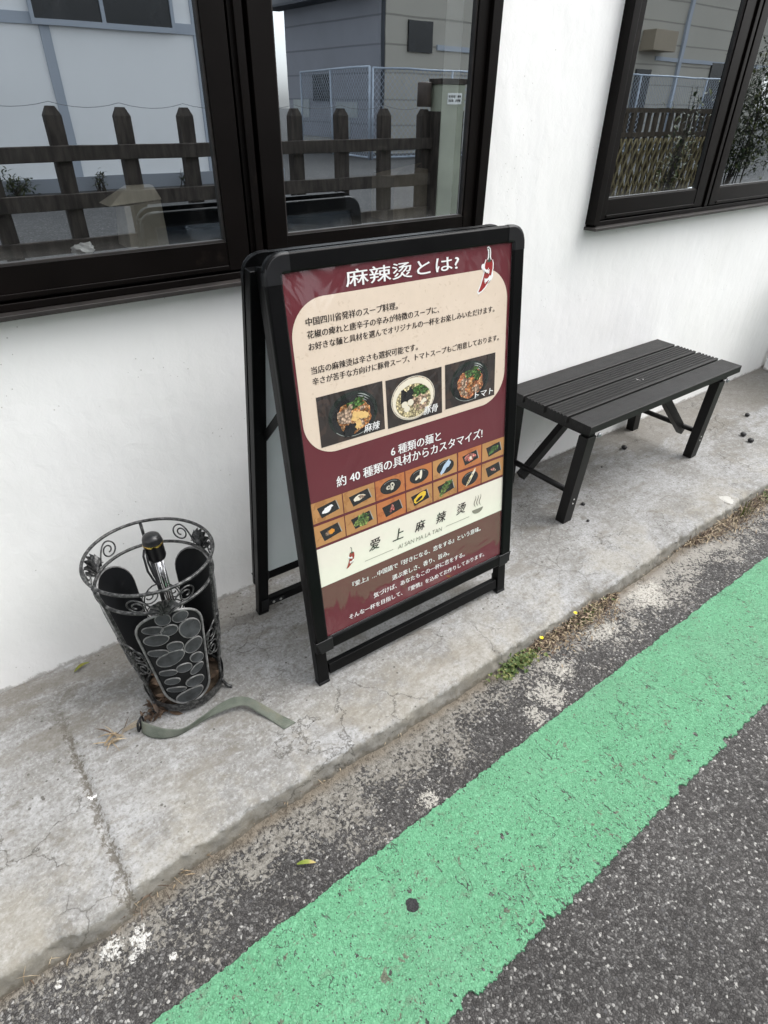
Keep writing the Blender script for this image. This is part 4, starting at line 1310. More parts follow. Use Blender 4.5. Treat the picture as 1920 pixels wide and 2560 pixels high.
for pth in PAN:
    ol = outline(35, 0.038, 0.352)
    # plate: strips between mirrored outline points
    bm = NB()
    left = ol[8:26][::1]; right = (ol[26:] + ol[:9])[::-1]
    N = 40
    def half_w(z):
        zt, zb = 0.352, 0.038
        rz_t = 35 / 57.3 * rad_at(zt - 0.04)
        if z > zt - rz_t:
            q = (z - (zt - rz_t)) / rz_t
            return 35 * math.sqrt(max(0, 1 - q * q))
        if z < zb + 0.05:
            q = (zb + 0.05 - z) / 0.05
            return 35 * 0.92 * math.sqrt(max(0, 1 - q * q))
        return 35 * (0.92 + 0.08 * min(1, (z - zb - 0.05) / 0.12))
    for off, mi in ((0.0, 0), (-0.0022, 0)):
        prev = None
        for k in range(N + 1):
            z = 0.0385 + (0.3515 - 0.0385) * k / N
            hw = half_w(z)
            row = [bm.verts.new(cone(pth + hw * (-1 + 2 * j / 10), z, off)) for j in range(11)]
            if prev:
                for j in range(10):
                    f = bm.faces.new((prev[j], prev[j + 1], row[j + 1], row[j])); f.smooth = True
            prev = row
    tube(bm, [cone(pth + a, z, 0.0015) for a, z in ol], 0.0028, 8, closed=True, mi=1)
    for (sth, sz, a, b, rot) in stones:
        dth = sth + 101
        A, B = a * MMPX * 0.99, b * MMPX * 1.26
        cs, sn = math.cos(R(-rot)), math.sin(R(-rot))
        def sp(q, t, off):
            x, y = A * q * math.cos(t), B * q * math.sin(t)
            w = 1 + 0.10 * math.sin(2 * t + sz * 90)
            xx, yy = (x * cs - y * sn) * w, (x * sn + y * cs) * w
            z = sz + yy
            return cone(pth + dth + xx / rad_at(sz) * 57.3, z, off)
        rings = []
        for q, off in ((1.0, 0.0003), (0.985, 0.0030), (0.90, 0.0034), (0.86, 0.0026), (0.02, 0.0024)):
            rings.append([bm.verts.new(sp(q, 2 * math.pi * k / 20, off)) for k in range(20)])
        for i in range(4):
            for k in range(20):
                f = bm.faces.new((rings[i][k], rings[i][(k + 1) % 20], rings[i + 1][(k + 1) % 20], rings[i + 1][k]))
                f.material_index = 1 if i < 2 else 2
                f.smooth = False
        bm.faces.new(rings[-1]).material_index = 2
    obj('pebble_panel', bm, [M['ironblack'], M['rim'], M['stone']], stand)
    # leaf-like shell ornament between the two top rings
    bm = NB()
    K = 14
    rim, mid = [], []
    for k in range(K + 1):
        ph = R(-82 + 164 * k / K)
        rr = 0.040 if k % 2 else 0.0355
        off = 0.014 if k % 2 else 0.007
        rim.append(bm.verts.new(cone(pth + 57.3 / 0.127 * rr * 0.78 * math.sin(ph), 0.361 + rr * math.cos(ph), off)))
        mid.append(bm.verts.new(cone(pth + 57.3 / 0.127 * rr * 0.36 * math.sin(ph), 0.360 + rr * 0.55 * math.cos(ph), 0.011 if k % 2 else 0.0075)))
    base = bm.verts.new(cone(pth, 0.352, 0.009))
    for k in range(K):
        bm.faces.new((rim[k], rim[k + 1], mid[k + 1], mid[k]))
        bm.faces.new((mid[k], mid[k + 1], base))
    for sg in (-1, 1):
        tube(bm, [cone(pth + sg * 3, 0.353, 0.008), cone(pth + sg * 9, 0.364, 0.010), cone(pth + sg * 13, 0.362, 0.008)], [0.003, 0.0026, 0.0012], 6)
    obj('leaf_ornament', bm, M['iron'], stand)
    for sg in (-1, 1):
        bm = NB()
        pts = []
        for k in range(8):
            t = k / 7
            pts.append(cone(pth + sg * (6 + 16 * t), 0.363 + 0.040 * math.sin(t * 1.45), 0.002))
        for k in range(1, 34):
            t = k / 33
            an = R(90 - 540 * t)
            rr = 0.0205 * (1 - 0.74 * t)
            pts.append(cone(pth + sg * (22 + 57.3 / 0.127 * rr * math.cos(an)), 0.3825 + rr * math.sin(an), 0.002))
        tube(bm, pts, 0.0018, 6)
        obj('scroll', bm, M['iron'], stand)

# folding umbrella standing in it
umb = thing('folding_umbrella', (-0.128, -0.222, 0.02), 'black folding umbrella with a gold banded handle standing in the iron stand', 'umbrella')
ut = Vector((-0.1455, -0.2225, 0.450)); ub = Vector((-0.130, -0.216, 0.026))
ax = (ut - ub).normalized()
H = lambda h: ut - ax * h
bm = NB()
lathe(bm, [(0.004, 0.0), (0.012, -0.0015), (0.0175, -0.005), (0.0198, -0.011), (0.0207, -0.018), (0.0216, -0.0195), (0.0216, -0.0245), (0.0207, -0.026), (0.0207, -0.058), (0.0185, -0.064), (0.010, -0.066)], ut, ax, 28, mis=[0, 0, 0, 0, 0, 1, 0, 0, 0, 0])
obj('handle', bm, [M['blackgloss'], M['gold']], umb)
bm = NB()
sx = Vector((1, 0, 0))
tube(bm, [H(0.064), H(0.25)], 0.0062, 12)
tube(bm, [H(0.064) + sx * 0.0095, H(0.25) + sx * 0.0085], 0.0022, 8)
obj('shaft', bm, M['chrome'], umb)
bm = NB()
tube(bm, [H(0.064) - sx * 0.012, H(0.25) - sx * 0.011], 0.0042, 8)
obj('runner_rod', bm, M['blackgloss'], umb)
bm = NB()
prof = [(0.006, -0.235), (0.020, -0.25), (0.028, -0.29), (0.030, -0.34), (0.024, -0.40), (0.010, -0.42)]
seg = 24
rings = []
a_ = ax.orthogonal().normalized(); b_ = ax.cross(a_)
for r, h in prof:
    rings.append([bm.verts.new(ut + ax * h + (a_ * math.cos(2 * math.pi * k / seg) + b_ * math.sin(2 * math.pi * k / seg)) * r * (1 + 0.16 * (k % 3 - 1))) for k in range(seg)])
for i in range(len(prof) - 1):
    for k in range(seg):
        bm.faces.new((rings[i][k], rings[i][(k + 1) % seg], rings[i + 1][(k + 1) % seg], rings[i + 1][k]))
bm.faces.new(rings[0]); bm.faces.new(rings[-1])
obj('canopy', bm, M['blackfabric'], umb)
bm = NB()
p = H(0.028) + Vector((-0.0215, -0.006, 0))
lp = [p, p + Vector((-0.006, -0.006, -0.012)), p + Vector((-0.006, -0.01, -0.05)), p + Vector((0.001, -0.014, -0.078)), p + Vector((0.008, -0.016, -0.093)), p + Vector((0.010, -0.014, -0.088)), p + Vector((0.004, -0.010, -0.066)), p + Vector((0.0, -0.006, -0.03)), p + Vector((0.002, -0.002, -0.012))]
fine = []
for i in range(len(lp) - 1):
    for k in range(4):
        fine.append(lp[i].lerp(lp[i + 1], k / 4))
tube(bm, fine, 0.0024, 6)
obj('wrist_loop', bm, M['blackfabric'], umb)

# ------------------------------------------------------------------ webbing strap on the pavement
SA = [(-0.281, -0.3077, 0.028), (-0.2674, -0.3309, 0.028), (-0.2424, -0.3606, 0.026), (-0.2097, -0.3786, 0.022), (-0.1668, -0.3768, 0.026), (-0.1172, -0.3725, 0.032), (-0.0827, -0.3762, 0.034), (-0.0546, -0.3928, 0.030), (-0.0336, -0.4223, 0.020), (-0.0111, -0.4636, 0.008), (0.0096, -0.5043, 0.0035)]
SBp = [(-0.2881, -0.3179, 0.002), (-0.2766, -0.342, 0.002), (-0.2519, -0.3639, 0.002), (-0.2228, -0.375, 0.003), (-0.189, -0.3764, 0.006), (-0.1465, -0.3784, 0.012), (-0.100, -0.3889, 0.018), (-0.0680, -0.4007, 0.016), (-0.0500, -0.4309, 0.008), (-0.0341, -0.4666, 0.003), (-0.0218, -0.5043, 0.0025)]
def catmull(P, n):
    P = [Vector(p) for p in P]
    out = []
    for i in range(len(P) - 1):
        p0 = P[max(0, i - 1)]; p1 = P[i]; p2 = P[i + 1]; p3 = P[min(len(P) - 1, i + 2)]
        for k in range(n):
            t = k / n
            out.append(0.5 * ((2 * p1) + (p2 - p0) * t + (2 * p0 - 5 * p1 + 4 * p2 - p3) * t * t + (3 * p1 - p0 - 3 * p2 + p3) * t ** 3))
    out.append(P[-1])
    return out
strap = thing('webbing_strap', (-0.14, -0.38, 0.0), 'olive green webbing strap with a black buckle lying on the pavement before the stand', 'strap')
A, B = catmull(SA, 6), catmull(SBp, 6)
bm = NB()
rows = [[bm.verts.new(a.lerp(b, k / 6)) for k in range(7)] for a, b in zip(A, B)]
for r0, r1_ in zip(rows, rows[1:]):
    for k in range(6):
        bm.faces.new((r0[k], r0[k + 1], r1_[k + 1], r1_[k])).smooth = True
o = obj('webbing', bm, M['strapcloth'], strap)
md = o.modifiers.new('thick', 'SOLIDIFY'); md.thickness = 0.0016; md.offset = 0
bm = NB()
bc = [(-0.2905, -0.3085, 0.004), (-0.2840, -0.2990, 0.004), (-0.2790, -0.2960, 0.006), (-0.2760, -0.2985, 0.014), (-0.2765, -0.3000, 0.028), (-0.2790, -0.3010, 0.033), (-0.2860, -0.3085, 0.033), (-0.2915, -0.3140, 0.030), (-0.2935, -0.3150, 0.016), (-0.2930, -0.3130, 0.006)]
tube(bm, catmull(bc + [bc[0]], 4)[:-1], 0.0026, 7, closed=True)
tube(bm, [(-0.2850, -0.3075, 0.004), (-0.2828, -0.3060, 0.032)], 0.0024, 7)
obj('buckle', bm, M['blackplastic'], strap, smooth=True)

# ------------------------------------------------------------------ bench
bench = thing('bench', (1.60, -0.20, 0.0), 'black slatted bench with folding legs against the white wall', 'bench')
BX0, BX1 = 1.142, 2.058
slats = [(-0.389, -0.304, 0), (-0.2935, -0.2085, 1), (-0.198, -0.113, 1), (-0.1025, -0.0175, 0)]
for (y0, y1, ridged) in slats:
    bm = NB()
    zt, zb = 0.400, 0.374
    pr = [(y0, zb), (y0, zt - 0.002), (y0 + 0.002, zt)]
    n = 5 if ridged else 14
    dep = 0.0036 if ridged else 0.0007
    wdt = (y1 - y0 - 0.016) / n
    for k in range(n):
        c = y0 + 0.008 + wdt * (k + 0.5)
        g = 0.0042 if ridged else 0.0014
        pr += [(c - g, zt), (c - g * 0.55, zt - dep), (c + g * 0.55, zt - dep), (c + g, zt)]
    pr += [(y1 - 0.002, zt), (y1, zt - 0.002), (y1, zb)]
    yaw = 0.045
    shift = lambda x, y: x + (y + 0.39) * yaw
    A = [bm.verts.new((shift(BX0, y), y, z)) for y, z in pr]
    B = [bm.verts.new((shift(BX1, y), y, z)) for y, z in pr]
    for k in range(len(pr)):
        bm.faces.new((A[k], A[(k + 1) % len(pr)], B[(k + 1) % len(pr)], B[k]))
    bm.faces.new(A[::-1]); bm.faces.new(B)
    obj('slat', bm, M['bench'], bench)
# cross rails under the slats
for x in (1.165, 1.975):
    bm = NB()
    box(bm, (x, -0.372, 0.352), (x + 0.034, -0.03, 0.3735))
    obj('rail', bm, M['benchleg'], bench, bevel=0.001)
legs = [((1.156, -0.378), (1.172, -0.344)), ((1.945, -0.378), (1.986, -0.345)), ((1.180, -0.058), (1.196, -0.050)), ((1.975, -0.058), (2.012, -0.052))]
for (tx, ty), (bx, by) in legs:
    bm = NB()
    wx, wy = 0.044, 0.036
    hexa(bm, [(bx, by, 0.0), (bx + wx, by, 0.0), (bx + wx, by + wy, 0.0), (bx, by + wy, 0.0)], [(tx, ty, 0.3515), (tx + wx, ty, 0.3515), (tx + wx, ty + wy, 0.3515), (tx, ty + wy, 0.3515)])
    lg = obj('leg', bm, M['benchleg'], bench, bevel=0.002)
    if ty < -0.2:
        for h in (0.085, 0.103):
            f = h / 0.352
            c = Vector((bx + (tx - bx) * f + wx * 0.5, by + (ty - by) * f - 0.0002, h))
            bm = NB(); lathe(bm, [(0.0032, 0), (0.0028, 0.0012), (0.001, 0.0016)], c, Vector((0, -1, 0)), 10)
            obj('rivet', bm, M['rivet'], lg)
        c = Vector((tx + wx + 0.006, ty - 0.002, 0.352))
        bm = NB(); lathe(bm, [(0.0085, 0), (0.0085, 0.003), (0.006, 0.006), (0.004, 0.0065)], c, Vector((0, -1, 0)), 12)
        obj('bolt', bm, M['steel'], lg)
for x in (1.212, 2.018):
    bm = NB()
    tube(bm, [(x, -0.318, 0.108), (x, -0.045, 0.108)], 0.0105, 12)
    obj('stretcher', bm, M['benchleg'], bench, smooth=False)
for (p0, p1) in (((1.196, -0.11, 0.075), (1.60, -0.11, 0.371)), ((2.035, -0.25, 0.080), (1.715, -0.25, 0.371))):
    p0, p1 = Vector(p0), Vector(p1)
    d = (p1 - p0).normalized(); n_ = Vector((-d.z, 0, d.x))
    bm = NB()
    hw, hd = 0.017, 0.013
    yv = Vector((0, 1, 0))
    hexa(bm, [p0 - n_ * hw - yv * hd, p0 + n_ * hw - yv * hd, p0 + n_ * hw + yv * hd, p0 - n_ * hw + yv * hd], [p1 - n_ * hw - yv * hd, p1 + n_ * hw - yv * hd, p1 + n_ * hw + yv * hd, p1 - n_ * hw + yv * hd])
    br = obj('brace', bm, M['benchleg'], bench, bevel=0.0015)
    c = p0.lerp(p1, 0.80) - yv * (hd + 0.0002)
    bm = NB(); lathe(bm, [(0.006, 0), (0.006, 0.003), (0.003, 0.0045)], c, Vector((0, -1, 0)), 10)
    obj('bolt', bm, M['steel'], br)
bm = NB()
rnd = random.Random(4)
for k in range(7):
    cx, cy = 1.60 + rnd.gauss(0, 0.012), -0.245 + rnd.gauss(0, 0.008)
    r = rnd.uniform(0.001, 0.0035) * (1.6 if k == 0 else 1)
    lathe(bm, [(r, 0), (r * .7, 0.0009), (0.0001, 0.001)], Vector((cx, cy, 0.4001)), Vector((0, 0, 1)), 9)
obj('dropping', bm, M['whitemark'], bench)

# ------------------------------------------------------------------ small litter
def leaf(bm, base, direction, length, width, lift=0.003, mi=0, curl=0.15, n=7):
    d = Vector(direction).normalized(); up = Vector((0, 0, 1)); s = d.cross(up)
    s = s.normalized() if s.length > 1e-4 else Vector((1, 0, 0))
    up = s.cross(d)
    rows = []
    for k in range(n + 1):
        t = k / n
        w = width * math.sin(math.pi * (0.06 + 0.92 * t)) ** 0.8 * 0.5
        c = Vector(base) + d * length * t + up * (lift + length * curl * math.sin(math.pi * t))
        rows.append([bm.verts.new(c - s * w + up * w * 0.25), bm.verts.new(c), bm.verts.new(c + s * w + up * w * 0.25)])
    for a, b in zip(rows, rows[1:]):
        for k in range(2):
            f = bm.faces.new((a[k], a[k + 1], b[k + 1], b[k])); f.material_index = mi; f.smooth = True
def leafmat(name, c1, c2):
    t = NT(name); v = t.obj()
    t.bsdf(t.mix(t.smooth(t.noise(v, 35, 5), 0.4, 0.62), c1, c2), 0.55, 0, None, 0.3)
    return t.m
M['leafgreen'] = leafmat('fallen_leaf_green', (0.13, 0.15, 0.02), (0.22, 0.16, 0.03))
M['leaflime'] = leafmat('fallen_leaf_lime', (0.16, 0.21, 0.035), (0.30, 0.24, 0.085))
M['deadleaf'] = leafmat('dead_leaf', (0.045, 0.028, 0.019), (0.125, 0.085, 0.057))
M['straw'] = leafmat('dry_straw', (0.24, 0.18, 0.11), (0.38, 0.31, 0.21))
M['weed'] = leafmat('weed_green', (0.045, 0.078, 0.018), (0.085, 0.115, 0.032))
M['weedlight'] = leafmat('weed_yellow_green', (0.115, 0.135, 0.042), (0.20, 0.19, 0.07))
M['petal'] = simple('yellow_petal', (0.85, 0.68, 0.02), 0.5)
M['berry'] = simple('black_berry', (0.012, 0.011, 0.012), 0.5, 0, 0.4, 60, 0.0006, 300)
bm = NB(); leaf(bm, (-0.365, -0.040, 0.002), (0.039, 0.010, 0), 0.042, 0.011)
tag(obj('leaf', bm, M['leafgreen'], loc=(-0.345, -0.035, 0.0)), 'narrow olive green leaf on the pavement close to the white wall', 'leaf')
bm = NB(); leaf(bm, (-0.142, -0.762, ROADZ + 0.002), (0.042, -0.026, 0), 0.038, 0.009)
tag(obj('leaf', bm, M['leaflime'], loc=(-0.12, -0.765, ROADZ)), 'small yellow green leaf on the dark asphalt below the kerb', 'leaf')

for i, (x, y, r, lb) in enumerate(((2.600, -0.275, .011, 'small black berry farthest from the bench near the end of the pavement'), (2.375, -0.369, .013, 'black berry right of the bench, the one of the close pair nearer the wall'), (2.343, -0.418, .013, 'black berry right of the bench, the one of the close pair nearer the kerb'),
                                   (1.833, -0.131, .012, 'black berry lying in the shade under the bench by the wall'), (1.330, -0.307, .008, 'small black berry beside the near front leg of the bench'), (1.258, -0.384, .0055, 'tiny dark berry just in front of the near front bench leg'), (1.62, -0.175, .004, 'tiny dark berry on the paving under the middle of the bench'))):
    bm = NB()
    bmesh.ops.create_icosphere(bm, subdivisions=2, radius=r)
    for v in bm.verts:
        v.co *= 1 + 0.12 * mn.noise(v.co * 200 + Vector((i, 0, 0)))
        v.co.z *= 0.78
        v.co += Vector((x, y, r * 0.74))
    tag(obj('berry', bm, M['berry'], loc=(x, y, 0), smooth=True), lb, 'berry', 'black berries scattered on the pavement')

# dead leaves caught under the stand
bm = NB(); rnd = random.Random(12)
for k in range(46):
    c = Vector((-0.238 + rnd.gauss(0, 0.016), -0.288 + rnd.gauss(0, 0.011), 0.002 + rnd.random() * 0.012))
    leaf(bm, c, (rnd.uniform(-1, 1), rnd.uniform(-1, 1), rnd.uniform(-.2, .7)), rnd.uniform(0.014, 0.034), rnd.uniform(0.005, 0.012), 0.0, 0, rnd.uniform(-.2, .4), 4)
tag(obj('dead_leaves', bm, M['deadleaf'], loc=(-0.238, -0.288, 0)), 'clump of crisp brown dead leaves under the near foot of the iron stand', 'dead leaves', kind='stuff')
bm = NB(); rnd = random.Random(31)
for k in range(16):
    c = Vector((-0.335 + rnd.gauss(0, 0.012), -0.296 + rnd.gauss(0, 0.008), 0.002))
    d = Vector((rnd.uniform(-1, 1), rnd.uniform(-.7, .7), rnd.uniform(0, .12)))
    leaf(bm, c, d, rnd.uniform(0.02, 0.05), rnd.uniform(0.0015, 0.0045), 0.001, 0 if rnd.random() < .7 else 1, rnd.uniform(0, .2), 5)
for k in range(4):
    leaf(bm, (-0.325, -0.292 + k * .002, 0.003), (0.05, -0.005 + 0.004 * k, 0.0), 0.055, 0.0022, 0.001, 0, 0.03, 5)
leaf(bm, (-0.368, -0.302, 0.003), (0.035, 0.02, 0), 0.04, 0.007, 0.001, 0, 0.12)
tag(obj('straw_tuft', bm, [M['straw'], M['deadleaf']], loc=(-0.335, -0.296, 0)), 'tangle of pale dry straw on the pavement left of the strap buckle', 'dry straw', kind='stuff')
# dry leaves inside the stand
bm = NB(); rnd = random.Random(77)
for k in range(40):
    a = rnd.uniform(0, 6.28); r = 0.075 * math.sqrt(rnd.random())
    c = axis_c(0.02) + Vector((r * math.cos(a), r * math.sin(a), rnd.random() * 0.02))
    leaf(bm, c, (rnd.uniform(-1, 1), rnd.uniform(-1, 1), rnd.uniform(-.1, .6)), rnd.uniform(0.015, 0.03), rnd.uniform(0.006, 0.014), 0.0, 0, rnd.uniform(-.2, .4), 4)
tag(obj('leaf_litter', bm, M['deadleaf'], loc=(-0.15, -0.243, 0.02)), 'dry brown leaves lying in the bottom of the iron stand', 'dead leaves', kind='stuff')

# weeds and thatch in the kerb joint
def weed(x, y, n, spread, hgt, seed, label, flowers=(), grassy=False):
    t = thing('weed', (x, y, ROADZ), label, 'weed', 'weeds in the kerb joint')
    rnd = random.Random(seed)
    bm = NB()
    for k in range(n):
        cx = x + rnd.gauss(0, spread[0]); cy = y + rnd.gauss(0, spread[1]); cz = ROADZ + 0.003 + abs(rnd.gauss(0, hgt)) * 0.6
        if grassy:
            leaf(bm, (cx, cy, ROADZ), (rnd.gauss(0, .5), rnd.gauss(-.1, .4), rnd.uniform(.5, 1.2)), rnd.uniform(.02, .05) * hgt / 0.016, rnd.uniform(.0015, .003), 0, rnd.randrange(2), -.15, 4)
        else:
            th = rnd.uniform(0, 6.28)
            for q in range(3):
                a = th + q * 2.09
                leaf(bm, (cx, cy, cz), (math.cos(a), math.sin(a), rnd.uniform(0.1, .55)), rnd.uniform(.005, .0105), rnd.uniform(.004, .0075), 0, 0 if rnd.random() < .75 else 1, .1, 3)
            if k % 3 == 0:
                tube(bm, [(cx, cy, cz), (cx + rnd.gauss(0, .006), cy, ROADZ)], 0.0005, 4, mi=1)
    obj('foliage', bm, [M['weed'], M['weedlight']], t)
    for (fx, fy, fz) in flowers:
        bm = NB()
        tube(bm, [(fx, fy, ROADZ), (fx + .001, fy, fz)], 0.0006, 4, mi=1)
        for k in range(5):
            a = k * 1.2566 + 0.3
            leaf(bm, (fx + .001, fy, fz), (math.cos(a), math.sin(a), .35), .0066, .0052, 0, 0, .05, 4)
        obj('flower', bm, [M['petal'], M['weed']], t)
weed(0.605, -0.666, 190, (.040, .0125), .016, 3, 'low green clover weed with a yellow flower nearest the sign foot', [(0.695, -0.660, -0.006)])
weed(0.915, -0.656, 110, (.048, .010), .013, 5, 'low green weed with one yellow flower at the far end of the brown thatch', [(0.851, -0.652, -0.006)])
weed(1.835, -0.660, 46, (.018, .008), .022, 8, 'small tuft of green grass at the kerb beyond the bench', grassy=True)
weed(2.085, -0.664, 200, (.060, .014), .024, 9, 'mat of yellowish green weed at the kerb by the right edge of the photo')
weed(1.70, -0.668, 12, (.05, .006), .012, 11, 'sparse thin grass blades at the kerb between the thatch and the tuft', grassy=True)

def thatch(x0, x1, y, n, sy, seed, label, len_=(.006, .022), wd=(.0008, .0026), hh=.014):
    bm = NB(); rnd = random.Random(seed)
    for k in range(n):
        x = rnd.uniform(x0, x1)
        e = min(1, 5 * min(x - x0, x1 - x) / (x1 - x0))
        c = (x, y - abs(rnd.gauss(0, sy)) * e + 0.012, ROADZ + 0.001 + rnd.random() * hh * e)
        leaf(bm, c, (rnd.gauss(0, 1), rnd.gauss(0, .6), rnd.gauss(0, .28)), rnd.uniform(*len_), rnd.uniform(*wd), 0, 0 if rnd.random() < .42 else 1, rnd.uniform(-.1, .3), 3)
    tag(obj('thatch', bm, [M['straw'], M['deadleaf']], loc=((x0 + x1) / 2, y, ROADZ)), label, 'dry thatch', kind='stuff')
thatch(0.63, 1.08, -0.650, 2300, .034, 21, 'brown dry thatch between the two flowering weeds at the kerb', (.006, .020), (.0016, .0042), .026)
thatch(1.48, 2.35, -0.650, 2300, .036, 22, 'pale dry grass litter along the kerb beyond the bench', (.010, .035), (.0010, .0034), .020)
thatch(1.05, 1.54, -0.645, 120, .008, 23, 'thin line of dry straw along the middle of the kerb', (.008, .024))
thatch(-0.72, -0.28, -0.650, 90, .010, 24, 'few long dry straws along the kerb at lower left', (.010, .040))
thatch(-0.33, 0.55, -0.645, 60, .006, 25, 'sparse bits of straw in the kerb joint below the sign', (.006, .025))

# ------------------------------------------------------------------ across the road (seen in the window glass)
def wood(name, c1, c2):
    t = NT(name); v = t.obj()
    n = t.noise(t.mapped(v, (14, 14, 2.5)), 2.0, 5, 0.6)
    t.bsdf(t.mix(t.smooth(n, .3, .7), c1, c2), .85, 0, t.bump(n, .003), .2)
    return t.m
M['oldwood'] = wood('old_brown_wood', (0.032, 0.027, 0.024), (0.085, 0.071, 0.061))
M['darkwood'] = wood('dark_screen_wood', (0.05, 0.040, 0.030), (0.10, 0.08, 0.06))
FY = -3.0
fence = thing('picket_fence', (0.6, FY, ROADZ), 'weathered brown wooden post and rail fence across the road', 'fence')
px = []
for i in range(-9, 8):
    x = 0.57 + 0.3845 * i
    px.append(x)
    bm = NB()
    w = 0.043; zt = 1.15
    vs0 = [(x - w, FY - .035, ROADZ), (x + w, FY - .035, ROADZ), (x + w, FY + .035, ROADZ), (x - w, FY + .035, ROADZ)]
    mid = [(a, b, zt - 0.022) for a, b, _ in vs0]
    cap = [(x + (a - x) * .5, FY + (b - FY) * .6, zt + 0.022) for a, b, _ in vs0]
    hexa(bm, vs0, mid); hexa(bm, mid, cap)
    bmesh.ops.remove_doubles(bm, verts=bm.verts[:], dist=1e-5)
    obj('post', bm, M['oldwood'], fence)
for z0, z1 in ((0.908, 0.985), (0.663, 0.745), (0.428, 0.505)):
    bm = NB()
    box(bm, (px[0] - .08, FY + .036, z0), (px[-1] + .09, FY + .07, z1))
    obj('rail', bm, M['oldwood'], fence, bevel=.004)
bm = NB()
pts = []
for a, b in zip(px, px[1:]):
    for k in range(6):
        t = k / 6
        pts.append((a + (b - a) * t, FY, 1.192 - 0.05 * 4 * t * (1 - t) * .5))
tube(bm, pts, 0.0016, 5)
obj('wire', bm, simple('dark_wire', (0.12, 0.13, 0.14), 0.6), fence)

pil = thing('gate_pillar', (3.43, -2.9, ROADZ), 'pale olive square pillar with a small white notice at the end of the picket fence', 'pillar')
bm = NB()
box(bm, (3.315, -2.99, ROADZ), (3.545, -2.85, 1.33))
obj('shaft', bm, simple('pale_olive_panel', (0.36, 0.38, 0.30), 0.7, 0, 0.14, 4), pil, bevel=0.006)
bm = NB()
box(bm, (3.300, -3.0, 1.3305), (3.560, -2.84, 1.365))
box(bm, (3.300, -2.9995, ROADZ), (3.3148, -2.86, 1.16))
box(bm, (3.5452, -2.9995, ROADZ), (3.560, -2.86, 1.16))
obj('edging', bm, M['oldwood'], pil)
bm = NB()
box(bm, (3.365, -2.8495, 1.205), (3.51, -2.846, 1.275))
lab = obj('notice', bm, simple('white_notice', (0.85, 0.86, 0.86), 0.6), pil)
bm = NB()
for j in range(2):
    for i in range(7):
        if (i + j) % 5 == 4: continue
        x = 3.376 + i * 0.0180
        box(bm, (x, -2.8458, 1.247 - j * 0.026), (x + 0.012, -2.8450, 1.262 - j * 0.026))
obj('lettering', bm, M['gasket'], lab)
bm = NB()
lathe(bm, [(0.050, 0), (0.055, 0.004), (0.055, 0.150), (0.050, 0.156), (0.044, 0.158)], Vector((3.26, -3.0, 1.186)), Vector((0, 0, 1)), 20)
tag(obj('can', bm, simple('brown_can', (0.075, 0.055, 0.045), 0.6, 0, 0.2, 12), loc=(3.26, -3.0, 1.186)), 'brown round can standing on the last post of the picket fence', 'can')

def plain(name, c, var=.08, sc=1.2, rough=.8, lines=None):
    t = NT(name); p = t.pos()
    n = t.noise(p, sc, 5)
    col = t.mix(n, tuple(x * (1 - var) for x in c), tuple(min(1, x * (1 + var)) for x in c))
    nm = None
    if lines:
        z = t.sep(p)[2]
        f = t.math('FRACT', t.math('MULTIPLY', z, 1 / lines))
        ln = t.math('LESS_THAN', f, .07)
        nm = t.bump(t.math('SUBTRACT', 1.0, ln), .02)
        col = t.mix(t.math('MULTIPLY', ln, .55), col, tuple(x * .35 for x in c))
    t.bsdf(col, rough, 0, nm, .3)
    return t.m
def house(name, label, x0, x1, yf, yb, h, wallm, roofm, eave=.5):
    t = thing(name, ((x0 + x1) / 2, (yf + yb) / 2, ROADZ), label, 'house')
    bm = NB(); box(bm, (x0, yb, ROADZ), (x1, yf, h)); obj('wall', bm, wallm, t)
    bm = NB()
    ym = (yf + yb) / 2
    q = [(x0 - eave, yb - eave, h - .06), (x1 + eave, yb - eave, h - .06), (x1 + eave, yf + eave, h - .06), (x0 - eave, yf + eave, h - .06)]
    q2 = [(a, b, h + .09) for a, b, _ in q]
    hexa(bm, q, q2)
    hexa(bm, [(a, b, h + .091) for a, b, _ in q], [(x0 + .3, ym - .1, h + 1.6), (x1 - .3, ym - .1, h + 1.6), (x1 - .3, ym + .1, h + 1.6), (x0 + .3, ym + .1, h + 1.6)])
    obj('roof', bm, roofm, t)
    return t
M['roof'] = plain('dark_roof_tile', (.05, .055, .065))
M['darkpane'] = simple('dark_house_glass', (.012, .013, .016), .12, 0, .3, 3)
M['trim'] = plain('pale_grey_trim', (.40, .44, .50), .06)
wh = house('white_house', 'white rendered house with pale grey battens beyond the picket fence', -9, 6.05, -10.4, -16, 5.6, plain('white_render', (.88, .89, .90), .05), M['roof'])
bm = NB(); box(bm, (-9.02, -10.398, ROADZ), (6.07, -10.36, 0.15)); obj('plinth', bm, plain('grey_plinth', (.27, .29, .32)), wh)
bm = NB()
for x in (-4.6, -2.3, 0.0, 2.39, 4.69):
    box(bm, (x - .07, -10.399, 0.155), (x + .07, -10.375, 5.3))
obj('batten', bm, M['trim'], wh)
bm = NB(); box(bm, (-9.01, -10.3985, 2.06), (6.06, -10.368, 2.20)); obj('string_course', bm, M['trim'], wh)
for x0 in (2.28, -2.4):
    bm = NB()
    for a, b in (((x0 - .05, 2.06), (x0 + 2.05, 2.13)), ((x0 - .05, 3.3), (x0 + 2.05, 3.37)), ((x0 - .05, 2.13), (x0, 3.3)), ((x0 + 2.0, 2.13), (x0 + 2.05, 3.3)), ((x0 + .94, 2.13), (x0 + .99, 3.3))):
        box(bm, (a[0], -10.366, a[1]), (b[0], -10.32, b[1]))
    wf = obj('window', bm, M['trim'], wh)
    bm = NB(); box(bm, (x0, -10.367, 2.13), (x0 + 2.0, -10.350, 3.3)); obj('pane', bm, M['darkpane'], wf)

